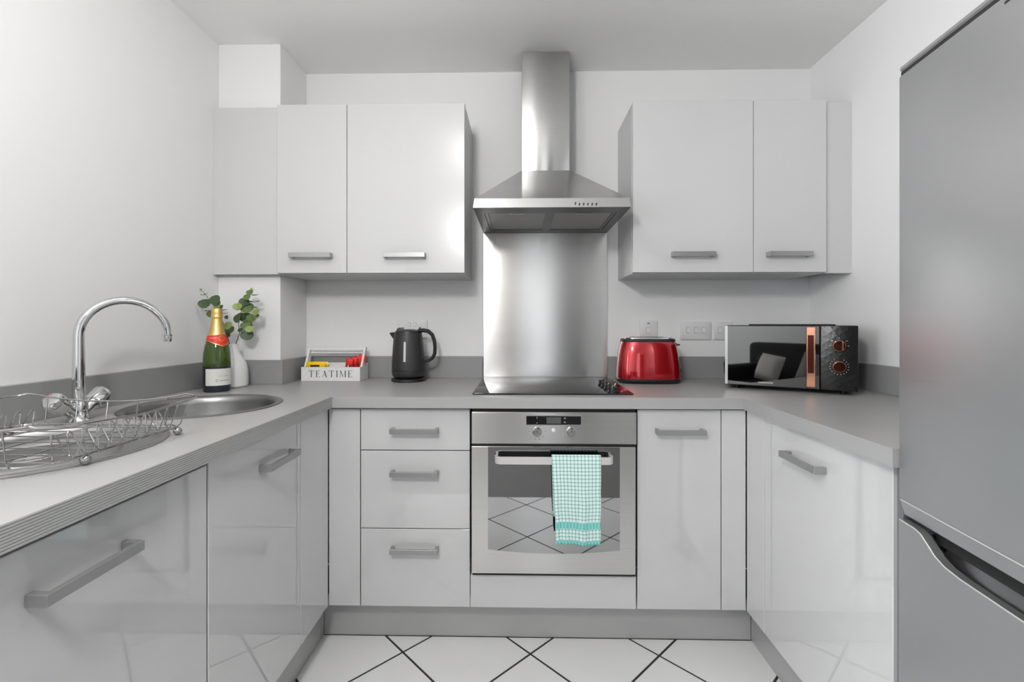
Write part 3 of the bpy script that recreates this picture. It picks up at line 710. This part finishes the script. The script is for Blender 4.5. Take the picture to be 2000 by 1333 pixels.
def leaf_mb(c, r, tilt, az, asp=0.85):
    n = 12; ring = []
    for i in range(n):
        a = 2*PI*i/n; q = r*(1 + 0.10*math.cos(a))
        ring.append(Vector((q*math.cos(a), q*asp*math.sin(a), 0.12*r*math.cos(2*a))))
    Mt = Matrix.Translation(c) @ Matrix.Rotation(az, 4, 'Z') @ Matrix.Rotation(tilt, 4, 'X')
    top = [Mt @ (p+Vector((0, 0, 0.0004))) for p in ring]; bot_ = [Mt @ (p-Vector((0, 0, 0.0004))) for p in ring]
    V = top + bot_ + [Mt @ Vector((0, 0, 0.0004-0.1*r)), Mt @ Vector((0, 0, -0.0004-0.1*r))]
    F = [(i, (i+1) % n, 2*n) for i in range(n)] + [(n+(i+1) % n, n+i, 2*n+1) for i in range(n)] + [(i, n+i, n+(i+1) % n, (i+1) % n) for i in range(n)]
    return MB().quads(V, F)
def sprig(label, stem, ystem, leaves):
    o = thing('eucalyptus_sprig', label, 'foliage', (vx, vy, T+0.17), group='eucalyptus sprigs in the vase')
    sp3 = [px(u_, v_, y) for (u_, v_), y in zip(stem, ystem)]
    part('stem', MB().tube(sp3, 0.0016, 6, rr=[0.0022-0.0014*i/(len(sp3)-1) for i in range(len(sp3))]), M['stem'], o, world=True)
    for (u_, v_, r, k, edge) in leaves:
        t = min(1, max(0, (672-v_)/108)); y = ystem[0] + (ystem[-1]-ystem[0])*t + random.uniform(-0.02, 0.02)
        tilt = (PI/2 - 0.25 + random.uniform(-0.25, 0.25)) if not edge else random.uniform(0.05, 0.25)
        part('leaf', leaf_mb(px(u_, v_, y), r*0.00235, tilt, random.uniform(-0.5, 0.5), 0.84), M[k], o, world=True, angle=60)
D_, G_, L_ = 'greendk', 'greenmd', 'greenlt'
sprig('eucalyptus sprig leaning left behind the champagne cork', [(453, 700), (448, 672), (441, 645), (428, 612), (414, 594), (402, 576), (392, 566)],
      [-0.345, -0.35, -0.362, -0.375, -0.39, -0.41, -0.42],
      [(398, 593, 10.5, D_, 0), (419, 586, 10.5, D_, 0), (424, 597, 10, L_, 0), (429, 602, 8, G_, 0), (409, 613, 7.5, G_, 0), (437, 605, 5, D_, 1), (439, 612, 4.5, D_, 1), (442, 620, 4, D_, 0), (444, 636, 9, L_, 0), (447, 644, 9, G_, 0), (443, 655, 6, D_, 0),
       (396, 576, 4.5, G_, 1), (402, 574, 3.5, G_, 1), (392, 566, 2.5, L_, 0), (405, 607, 4.5, D_, 1)])
sprig('eucalyptus sprig standing upright to the right of the bottle', [(456, 700), (461, 671), (468, 651), (466, 634), (472, 605), (484, 582), (491, 563)],
      [-0.345, -0.35, -0.355, -0.36, -0.36, -0.36, -0.36],
      [(481, 655, 11, D_, 0), (480, 637, 10, G_, 0), (486, 643, 7, L_, 0), (463, 622, 10, D_, 0), (470, 618, 8, D_, 0), (478, 620, 11, G_, 0), (490, 621, 9, G_, 0), (484, 628, 8, L_, 0), (481, 601, 12, G_, 0), (476, 590, 9, D_, 0), (463, 599, 8, L_, 0),
       (499, 610, 7.5, L_, 0), (500, 617, 5, G_, 0), (482, 580, 7, G_, 0), (487, 571, 6.5, G_, 0), (497, 576, 6, D_, 1), (496, 589, 9, D_, 1), (496, 600, 5, D_, 1), (491, 565, 3, L_, 0), (495, 567, 3, G_, 1), (469, 645, 5, D_, 0), (503, 604, 3, L_, 0)])

# ------------------------------------------------------------------ tea box
tx0, tx1, ty0, ty1 = -1.121, -0.850, -0.152, -0.036
tb = thing('tea_box', 'white wooden tea caddy box with raised handle frame lettered TEATIME', 'box', ((tx0+tx1)/2, (ty0+ty1)/2, T))
BH = 0.064; w_ = 0.008
part('front_board', MB().box(tx0, tx1, ty0, ty0+w_, T+0.0004, T+BH, 0.0008), M['wood_white'], tb, world=True)
part('back_board', MB().box(tx0, tx1, ty1-w_, ty1, T+0.0004, T+BH+0.012, 0.0008), M['wood_white'], tb, world=True)
part('side_board', MB().box(tx0, tx0+w_, ty0+w_, ty1-w_, T+0.0004, T+BH, 0.0008), M['wood_white'], tb, world=True)
part('side_board', MB().box(tx1-w_, tx1, ty0+w_, ty1-w_, T+0.0004, T+BH, 0.0008), M['wood_white'], tb, world=True)
part('bottom', MB().box(tx0+w_, tx1-w_, ty0+w_, ty1-w_, T+0.0004, T+0.006), M['wood_white'], tb, world=True)
for a in (0.33, 0.66):
    x = tx0+(tx1-tx0)*a; part('divider', MB().box(x-0.002, x+0.002, ty0+w_, ty1-w_, T+0.006, T+0.048), M['wood_white'], tb, world=True)
def lean(x0, x1): return MB()
ym = (ty0+ty1)/2
for x in (tx0+0.0005, tx1-w_-0.0005):
    sgn = 1
    part('handle_post', MB().prism([(ym-0.03, T+BH), (ym+0.012, T+BH), (ym+0.038, T+0.148), (ym+0.018, T+0.148)], 'x', x, x+w_+0.001), M['wood_white'], tb, world=True)
part('handle_bar', MB().box(tx0, tx1, ym+0.017, ym+0.039, T+0.136, T+0.152, 0.0015), M['wood_white'], tb, world=True)
part('handle_rod', MB().box(tx0+w_, tx1-w_, ym+0.024, ym+0.034, T+0.122, T+0.128, 0.001), M['wood_white'], tb, world=True)
# serif lettering built from strokes (unit height 1)
GL = {'T': (0.80, [(0.34, 0.46, 0, 1), (0.0, 0.8, 0.95, 1.0), (0.0, 0.035, 0.80, 1.0), (0.765, 0.8, 0.80, 1.0), (0.27, 0.53, 0, 0.03)], []),
      'E': (0.66, [(0.06, 0.19, 0, 1), (0.0, 0.6, 0.96, 1.0), (0.0, 0.64, 0, 0.04), (0.17, 0.48, 0.50, 0.54), (0.57, 0.6, 0.82, 1.0), (0.605, 0.64, 0, 0.20), (0.45, 0.48, 0.42, 0.62)], []),
      'I': (0.30, [(0.085, 0.215, 0, 1), (0.02, 0.28, 0, 0.03), (0.02, 0.28, 0.97, 1.0)], []),
      'A': (0.82, [(0.02, 0.22, 0, 0.03), (0.55, 0.82, 0, 0.03), (0.24, 0.55, 0.32, 0.36)], [((0.10, 0), (0.14, 0), (0.42, 0.93), (0.40, 1.0)), ((0.34, 0.90), (0.39, 1.0), (0.45, 1.0), (0.76, 0), (0.62, 0))]),
      'M': (0.98, [(0.0, 0.2, 0, 0.03), (0.72, 0.98, 0, 0.03), (0.79, 0.92, 0, 1), (0.08, 0.13, 0, 1.0)], [((0.08, 1.0), (0.20, 1.0), (0.50, 0.12), (0.46, 0.0)), ((0.46, 0.0), (0.50, 0.12), (0.83, 1.0), (0.81, 0.90))])}
def letter(ch, x, z, hgt, y):
    m = MB(); wd, bars, polys = GL[ch]
    for a, b_, c, d in bars: m.box(x+a*hgt, x+b_*hgt, y-0.0006, y+0.0004, z+c*hgt, z+d*hgt)
    for p in polys: m.prism([(x+q[0]*hgt, z+q[1]*hgt) for q in p], 'y', y-0.0006, y+0.0004)
    return m, wd*hgt
hgt = 0.030; word = 'TEATIME'; gap = 0.0082
tot = sum(GL[c][0]*hgt for c in word) + gap*(len(word)-1); x = (tx0+tx1)/2 - tot/2
for ch in word:
    m, wd = letter(ch, x, T+0.0185, hgt, ty0); part('letter', m, M['ink'], tb, world=True); x += wd+gap
# sachets standing inside the box
def pillow(cx, cy, cz, wx, wz, th, mt, name, label, cat, group, rx=0.0, ry=0.0, kids=()):
    o = thing(name, label, cat, (cx, cy, cz), group=group)
    n, k = 10, 8; V, F = [], []
    for sd in (1, -1):
        for i in range(n+1):
            for j in range(k+1):
                a, b_ = i/n*2-1, j/k*2-1; q = (1-a**4)*(1-b_**4)
                V.append((a*wx/2, sd*th/2*q, b_*wz/2))
    N = (n+1)*(k+1)
    for i in range(n):
        for j in range(k):
            q = (i*(k+1)+j, (i+1)*(k+1)+j, (i+1)*(k+1)+j+1, i*(k+1)+j+1); F += [q[::-1], tuple(N+t for t in q)]
    m = MB().quads(V, F); bmesh.ops.remove_doubles(m.bm, verts=m.bm.verts[:], dist=1e-5); bmesh.ops.recalc_face_normals(m.bm, faces=m.bm.faces[:])
    Mt = Matrix.Rotation(ry, 4, 'Y') @ Matrix.Rotation(rx, 4, 'X')
    part('packet', m.xf(Mt), mt, o, angle=50)
    for nm, bb, mm in kids: part(nm, MB().box(*bb).xf(Mt), mm, o)
    return o
pillow(tx0+0.052, ym-0.018, T+0.056, 0.088, 0.062, 0.020, M['yellow'], 'tea_sachet', 'yellow tea sachet at the left end of the tea box', 'sachet', 'sachets in the tea box', 0.15, 0.0,
       [('print', (-0.022, 0.020, -0.0112, -0.0095, 0.004, 0.018), M['brownpack'])])
pillow(tx0+0.053, ym+0.012, T+0.054, 0.080, 0.058, 0.014, M['yellow'], 'tea_sachet', 'second yellow tea sachet tucked behind the front yellow one', 'sachet', 'sachets in the tea box', -0.1)
for i in range(4):
    pillow(tx1-0.064+i*0.0165, ym-0.022+i*0.010, T+0.060+i*0.005, 0.034, 0.084, 0.011, M['redpack'], 'coffee_stick', ['red coffee stick packet nearest the middle of the tea box', 'second red coffee stick packet from the middle of the tea box', 'third red coffee stick packet from the middle of the tea box', 'tallest red coffee stick packet at the right end of the tea box'][i], 'sachet', 'red sticks in the tea box', 0.12, 0.16,
           [('print', (-0.009, 0.009, -0.0062, -0.0045, -0.006, 0.014), M['brownpack']), ('print', (-0.004, 0.0, -0.0068, -0.0055, -0.004, 0.012), M['label'])])
for i in range(3):
    pillow(tx0+0.128+i*0.018, ym-0.018+i*0.014, T+0.044+0.002*i, 0.034, 0.046, 0.010, M['label'], 'sugar_sachet', ['white sugar sachet at the front of the tea box', 'white sugar sachet in the middle of the tea box', 'white sugar sachet at the back of the tea box'][i], 'sachet', 'sugar sachets in the tea box', 0.1, 0.2-0.15*i)

# ------------------------------------------------------------------ kettle
kx, ky = -0.632, -0.130
kt = thing('kettle', 'matt black electric jug kettle on its round power base', 'kettle', (kx, ky, T))
part('power_base', MB().lathe([(0, 0.0006), (0.076, 0.0006), (0.078, 0.004), (0.077, 0.012), (0.070, 0.0165), (0, 0.0165)], 40), M['black'], kt)
body = []
for z, rx_, ry_, sh in ((0.020, 0.066, 0.066, 0.0), (0.024, 0.072, 0.071, 0.0), (0.034, 0.0755, 0.074, 0.0), (0.052, 0.0765, 0.0745, 0.0), (0.10, 0.0742, 0.072, -0.001), (0.15, 0.0700, 0.0685, -0.002), (0.20, 0.0650, 0.064, -0.003), (0.222, 0.0620, 0.061, -0.003)):
    body.append([(sh+rx_*math.cos(2*PI*i/40), ry_*math.sin(2*PI*i/40), z) for i in range(40)])
part('jug', MB().loft(body), M['matt_black'], kt)
part('seam_ring', MB().tube([(0.0772*math.cos(2*PI*i/48), 0.0752*math.sin(2*PI*i/48), 0.051) for i in range(48)], 0.0008, 6, closed=True), M['black'], kt)
part('lid', MB().lathe([(0.0605, 0.221), (0.058, 0.228), (0.045, 0.234), (0.02, 0.237), (0, 0.2375)], 36, (-0.003, 0, 0)), M['black'], kt)
part('lid_tab', MB().prism([(-0.058, 0.226), (-0.050, 0.240), (-0.043, 0.2445), (-0.030, 0.2445), (-0.022, 0.236), (-0.018, 0.230)], 'y', -0.014, 0.014, 0.002), M['black'], kt)
sp_r = []
for t, xx, z0, z1, hw in ((0, -0.052, 0.165, 0.224, 0.030), (0.5, -0.070, 0.190, 0.223, 0.020), (1, -0.0865, 0.213, 0.2215, 0.008)):
    sp_r.append([(xx, -hw, z1), (xx, -hw*0.6, (z0+z1)/2), (xx, 0, z0), (xx, hw*0.6, (z0+z1)/2), (xx, hw, z1), (xx, 0, z1-0.001)])
part('spout', MB().loft(sp_r), M['matt_black'], kt)
hp_ = [(0.045, 0, 0.2295), (0.068, 0, 0.232), (0.090, 0, 0.228), (0.108, 0, 0.212), (0.118, 0, 0.185), (0.121, 0, 0.155), (0.1195, 0, 0.125), (0.110, 0, 0.105), (0.093, 0, 0.094), (0.070, 0, 0.090)]
part('handle', MB().tube(hp_, 0.0085, 12, rr=[0.009, 0.0095, 0.0095, 0.009, 0.0085, 0.0082, 0.0082, 0.0078, 0.007, 0.006], flat=1.5, up=(0, 0, 1)), M['matt_black'], kt)
part('lid_button', MB().box(0.048, 0.053, -0.006, 0.006, 0.234, 0.2465, 0.001), M['black'], kt)
AV = math.atan2(-2.14, 0.52)      # towards the viewer
ag = AV - 0.24
gm = MB()
ring2 = rrect(-0.0048, 0.0048, 0.092, 0.182, 0.0045, 5)
gp = gm.prism(ring2, 'y', -0.0008, 0.0008)
for v in gm.bm.verts:
    z = v.co.z; r_ = 0.0752 - (z-0.08)*0.070 + 0.0004 - v.co.y*0.8; aa = ag + v.co.x/0.07; v.co = Vector((r_*math.cos(aa)-0.0015, r_*math.sin(aa)*0.985, z))
part('water_gauge', gm, M['gauge'], kt)

# ------------------------------------------------------------------ toaster
ox, oy = 0.4515, -0.152
to = thing('toaster', 'glossy red two-slice toaster with black base and chrome top', 'toaster', (ox, oy, T), rz=-0.05)
def sup(rx_, ry_, z, n=48, e=3.2, sh=0.0):
    out = []
    for i in range(n):
        a = 2*PI*i/n; c, s = math.cos(a), math.sin(a)
        out.append((sh+rx_*math.copysign(abs(c)**(2/e), c), ry_*math.copysign(abs(s)**(2/e), s), z))
    return out
part('base', MB().loft([sup(0.128, 0.078, 0.001), sup(0.132, 0.081, 0.006), sup(0.1405, 0.0875, 0.012), sup(0.1405, 0.0875, 0.019), sup(0.137, 0.085, 0.022)]), M['black'], to)
part('shell', MB().loft([sup(0.1385, 0.0860, 0.020), sup(0.1390, 0.0865, 0.035), sup(0.1360, 0.0835, 0.080), sup(0.1300, 0.0785, 0.130), sup(0.1215, 0.0720, 0.170), sup(0.1160, 0.0675, 0.184)]), M['red'], to)
part('top_rim', MB().loft([sup(0.1170, 0.0680, 0.182), sup(0.1190, 0.0695, 0.186), sup(0.1180, 0.0690, 0.1925), sup(0.1120, 0.0640, 0.196)]), M['matt_black'], to)
tpl = part('top_plate', MB().loft([sup(0.1060, 0.0590, 0.195), sup(0.1040, 0.0570, 0.200), sup(0.090, 0.046, 0.2015)]), M['chrome'], to)
for y in (-0.024, 0.024): part('slot', MB().box(-0.075, 0.075, y-0.012, y+0.012, 0.200, 0.2022, 0.002), M['dark'], tpl)
ec = part('end_panel', MB().prism([(-0.026, 0.026), (0.026, 0.026), (0.020, 0.178), (-0.020, 0.178)], 'x', -0.004, 0.004, 0.001, M=Matrix.Translation((0.1295, 0, 0)) @ Matrix.Translation((0, 0, 0.1)) @ Matrix.Rotation(-0.135, 4, 'Y') @ Matrix.Translation((0, 0, -0.1))), M['black'], to)
part('lever', MB().box(0.122, 0.1405, -0.016, 0.016, 0.1655, 0.1715, 0.002).box(0.1185, 0.128, -0.004, 0.004, 0.164, 0.173), M['black'], to)
part('browning_dial', MB().lathe([(0, 0), (0.013, 0), (0.012, 0.008), (0, 0.009)], 20, M=Matrix.Translation((0.138, 0, 0.052)) @ Matrix.Rotation(PI/2, 4, 'Y')), M['black'], to)

# ------------------------------------------------------------------ microwave
mw = thing('microwave', 'black and rose gold microwave oven with mirrored door standing at an angle', 'microwave', (0.715, -0.345, T), rz=math.radians(-29))
mwW, mwD, z0, z1 = 0.440, 0.285, 0.016, 0.256
part('casing', MB().box(0.0, mwW, 0.022, mwD, z0, z1, 0.004, 2), M['black'], mw)
df = part('door', MB().box(0.0, 0.3235, 0.0, 0.021, z0, z1, 0.002, 1), M['black'], mw)
part('mirror_glass', MB().box(0.0018, 0.3215, -0.0016, 0.0006, z0+0.004, z1-0.003), M['mw_glass'], df)
part('edge_trim', MB().box(0.0, 0.010, -0.0022, 0.0002, z0+0.003, z1-0.002), M['satin'], df)
cpn = part('control_panel', MB().box(0.325, mwW, 0.0, 0.021, z0, z1, 0.004, 2), M['mw_panel'], mw)
hn = part('door_handle', MB().box(0.280, 0.3085, -0.016, -0.011, z0+0.010, z1-0.006, 0.0015), M['copper'], df)
part('handle_bracket', MB().box(0.2815, 0.307, -0.012, 0.0, z0+0.010, z0+0.055, 0.001).box(0.2815, 0.307, -0.012, 0.0, z1-0.040, z1-0.006, 0.001), M['copper'], hn)
part('handle_insert', MB().box(0.2845, 0.3040, -0.0168, -0.0150, z0+0.062, z1-0.036), M['copper_dark'], hn)
for zc, seed in ((0.182, 0), (0.105, 1)):
    kn = part('dial', MB().lathe([(0, 0), (0.0215, 0), (0.0215, 0.012), (0.0195, 0.016), (0.0185, 0.0165)], 36, M=Matrix.Translation((0.3825, -0.001, zc)) @ RX), M['copper'], cpn)
    part('dial_face', MB().lathe([(0.0187, 0.0150), (0, 0.0150)], 36, M=Matrix.Translation((0.3825, -0.001, zc)) @ RX), M['copper_dark'], kn)
    if seed == 0: part('dial_grip', MB().box(0.3895, 0.3945, -0.0185, -0.014, zc-0.0165, zc+0.0165, 0.001), M['copper'], kn)
    mk = MB()
    if seed == 0: lst = [(180, 5, 1.4), (140, 6, 2.2), (90, 3, 2.0), (38, 6, 1.2), (0, 4, 1.2)]
    else: lst = [(a, 2.4, 2.2) for a in range(60, -241, -20)]
    for a, w2, h2 in lst:
        r = 0.0285; cxm, czm = 0.3825+r*math.cos(math.radians(a)), zc+r*math.sin(math.radians(a))
        mk.box(cxm-w2*0.0005, cxm+w2*0.0005, -0.0024, -0.0012, czm-h2*0.0005, czm+h2*0.0005)
    part('scale_marks', mk, M['label'], cpn)
lg = text_mb('cookworks', 0.0115, 0.0003, 1.0)
lg.xf(Matrix.Translation((0.145, -0.0022, z0+0.016)) @ RX)
part('lettering', lg, M['label'], df)
for x in (0.04, mwW-0.04):
    for y in (0.05, mwD-0.05): part('foot', MB().lathe([(0, 0.0006), (0.010, 0.0006), (0.012, 0.017), (0, 0.017)], 16, (x, y, 0)), M['black'], mw)
part('top_vent', MB().box(0.08, mwW-0.06, 0.09, mwD-0.03, z1, z1+0.005, 0.002), M['black'], mw)
part('power_cord', MB().tube([(-0.0005, 0.235, 0.13), (-0.018, 0.240, 0.118), (-0.026, 0.236, 0.08), (-0.022, 0.225, 0.04), (-0.004, 0.222, 0.012), (0.03, 0.22, 0.006)], 0.004, 8), M['black'], mw)

# ------------------------------------------------------------------ fridge freezer
fr = thing('fridge_freezer', 'tall silver fridge freezer with recessed handles at the end of the right-hand run', 'fridge freezer', (0.674, -1.275, 0.0), rz=math.radians(-7.0))
FD, FWd = 0.555, 0.55
part('body', MB().box(0.062, FD, -FWd, -0.001, 0.02, 1.700, 0.003), M['fridge_dark'], fr)
part('top_cap', MB().box(0.0, FD, -FWd, -0.001, 1.7005, 1.712, 0.003), M['fridge'], fr)
ud = part('fridge_door', MB().box(0.0, 0.058, -FWd, 0.0, 0.812, 1.692, 0.0025, 2), M['fridge'], fr)
part('grip_band', MB().prism([(0.002, 0.811), (0.058, 0.811), (0.058, 0.779), (0.010, 0.779)], 'y', -FWd+0.001, -0.001), M['fridge'], ud)
part('bevel_line', MB().box(0.0005, 0.004, -FWd+0.002, -0.002, 0.8090, 0.8118, 0.0005), M['pale_metal'], ud)
part('hinge_slot', MB().box(-0.0004, 0.004, -FWd+0.02, -0.246, 1.6785, 1.6825), M['dark'], ud)
YN = [(-0.0, 0.768), (-0.045, 0.7675), (-0.062, 0.764), (-0.080, 0.752), (-0.100, 0.738), (-0.125, 0.730), (-0.16, 0.727)]
top_line = YN + [(-FWd + (-p[0]), p[1]) for p in YN[::-1]]
ld = part('freezer_door', MB().prism([(0.0, 0.055)] + top_line + [(-FWd, 0.055)], 'x', 0.0, 0.018), M['fridge'], fr)
part('door_core', MB().box(0.018, 0.058, -FWd+0.001, -0.001, 0.055, 0.690).box(0.018, 0.058, -0.045, -0.001, 0.690, 0.764).box(0.018, 0.058, -FWd+0.001, -FWd+0.045, 0.690, 0.764), M['fridge'], ld)
part('handle_scoop', MB().prism([(0.0182, 0.6905), (0.058, 0.6905), (0.058, 0.744), (0.044, 0.744), (0.032, 0.722), (0.024, 0.702)], 'y', -FWd+0.070, -0.070), M['scoop'], ld)
part('handle_lip', MB().tube([(0.0004, p[0]-0.0015 if i == 0 else p[0], p[1]) for i, p in enumerate(top_line)], 0.0014, 6), M['pale_metal'], ld)
part('gasket_gap', MB().box(0.034, 0.060, -FWd+0.064, -0.046, 0.7445, 0.7785).box(0.020, 0.060, -0.064, -0.004, 0.7655, 0.7785), M['dark'], fr)
part('door_gap', MB().box(0.004, 0.060, -FWd+0.003, -0.0005, 1.6915, 1.7008), M['dark'], fr)

# ------------------------------------------------------------------ living room behind the camera (seen only in reflections)
sf = thing('sofa', 'black fabric sofa in the living area behind the camera, mirrored in the microwave', 'sofa', (-0.95, -4.5, 0), rz=PI)
part('seat', MB().box(-1.0, 1.0, -0.42, 0.35, 0.12, 0.44, 0.05, 3), M['sofa'], sf)
part('backrest', MB().box(-1.0, 1.0, 0.20, 0.42, 0.30, 0.92, 0.06, 3), M['sofa'], sf)
for x in (-1.0, 0.82): part('arm', MB().box(x, x+0.2, -0.44, 0.40, 0.10, 0.64, 0.05, 3), M['sofa'], sf)
for x in (-0.9, 0.9):
    for y in (-0.35, 0.3): part('leg', MB().box(x-0.03, x+0.03, y-0.03, y+0.03, 0.0, 0.13), M['wood'], sf)
def cushion(x, y, z, s, mt, rz, ry, label):
    m = MB(); n = 12; V, F = [], []
    for sd in (1, -1):
        for i in range(n+1):
            for j in range(n+1):
                a, b_ = i/n*2-1, j/n*2-1; V.append((a*s/2, sd*0.075*((1-a**4)*(1-b_**4))**0.7, b_*s/2))
    N = (n+1)**2
    for i in range(n):
        for j in range(n):
            q = (i*(n+1)+j, (i+1)*(n+1)+j, (i+1)*(n+1)+j+1, i*(n+1)+j+1); F += [q[::-1], tuple(N+t for t in q)]
    m.quads(V, F); bmesh.ops.remove_doubles(m.bm, verts=m.bm.verts[:], dist=1e-5); bmesh.ops.recalc_face_normals(m.bm, faces=m.bm.faces[:])
    m.xf(Matrix.Translation((x, y, z)) @ Matrix.Rotation(rz, 4, 'Z') @ Matrix.Rotation(0.35, 4, 'X') @ Matrix.Rotation(ry, 4, 'Y'))
    solo('cushion', m, mt, label, 'cushion', 'cushions on the sofa')
cushion(-1.42, -4.31, 0.63, 0.33, M['cushion_w'], 0.15, 0.12, 'off-white cushion on the sofa behind the camera')
cushion(-0.88, -4.30, 0.65, 0.36, M['cushion_g'], -0.1, 0.2, 'grey ribbed cushion on the sofa behind the camera')
struct('added_door', MB().box(0.45, 0.86, YE, YE+0.04, 0.0, 2.05, 0.003), M['added_door_dark'])  # unseen door, added to throw a dark band into the splashback reflection
solo('added_curtain', MB().prism([(-0.40+0.16*i/32, YE+0.09+0.022*math.sin(i*1.3)) for i in range(33)] + [(-0.24-0.16*i/32, YE+0.075+0.022*math.sin((32-i)*1.3)) for i in range(33)], 'z', 0.02, 2.3), M['added_curtain'], 'added tan drape beside the glazed balcony door, unseen, for a warm streak in the splashback', 'added_curtain')  # drape added only for the warm reflection on the brushed steel
def window(name, c, along, w2, z0_, z1_):
    m = MB()
    if along == 'x':
        x0_, x1_, y = c-w2/2, c+w2/2, YE
        for a, b_, q, r in ((x0_-0.05, x1_+0.05, z0_-0.05, z0_), (x0_-0.05, x1_+0.05, z1_, z1_+0.05), (x0_-0.05, x0_, z0_, z1_), (x1_, x1_+0.05, z0_, z1_)): m.box(a, b_, y, y+0.03, q, r)
    else:
        x = XW
        for a, b_, q, r in ((c-w2/2-0.05, c+w2/2+0.05, z0_-0.05, z0_), (c-w2/2-0.05, c+w2/2+0.05, z1_, z1_+0.05), (c-w2/2-0.05, c-w2/2, z0_, z1_), (c+w2/2, c+w2/2+0.05, z0_, z1_)): m.box(x, x+0.03, a, b_, q, r)
    return struct(name, m, M['white_plastic'])
window('window_1', 0.09, 'x', 0.58, 0.22, 2.18)
window('added_fill_window', -3.7, 'y', 1.5, 0.65, 2.25)  # unseen side window, added to carry the soft fill light
# flush round ceiling lamps, all out of the frame: one over the kitchen, one in the living area
def ceiling_lamp(x, y, power, label, r=0.13):
    o = thing('ceiling_lamp', label, 'lamp', (x, y, ZC))
    part('base_plate', MB().lathe([(0, -0.001), (r+0.01, -0.001), (r+0.01, -0.03), (r, -0.03)], 32), M['white_plastic'], o)
    part('diffuser', MB().lathe([(r, -0.03), (r*0.97, -0.045), (r*0.7, -0.055), (0, -0.058)], 32), M['opal'], o)
    d = bpy.data.lights.new('lamp_light', 'POINT'); d.energy = power; d.color = (1.0, 0.985, 0.965); d.shadow_soft_size = r*0.75
    l = bpy.data.objects.new('lamp_light', d); COL.objects.link(l); l.location = (x, y, ZC-0.06-r*0.76)
ceiling_lamp(-0.48, -1.30, LAMP_KITCHEN, 'round opal ceiling lamp over the kitchen floor, out of the frame')
pg = thing('pendant_lamp', 'opal globe pendant lamp hanging behind the camera, out of the frame', 'lamp', (-0.54, -2.35, ZC))
part('ceiling_rose', MB().lathe([(0, -0.001), (0.05, -0.001), (0.045, -0.018), (0, -0.02)], 24), M['white_plastic'], pg)
part('flex', MB().tube([(0, 0, -0.018), (0, 0, -0.335)], 0.003, 6), M['white_plastic'], pg)
part('globe', MB().sphere((0, 0, -0.44), 0.11, 16), M['globe'], pg)
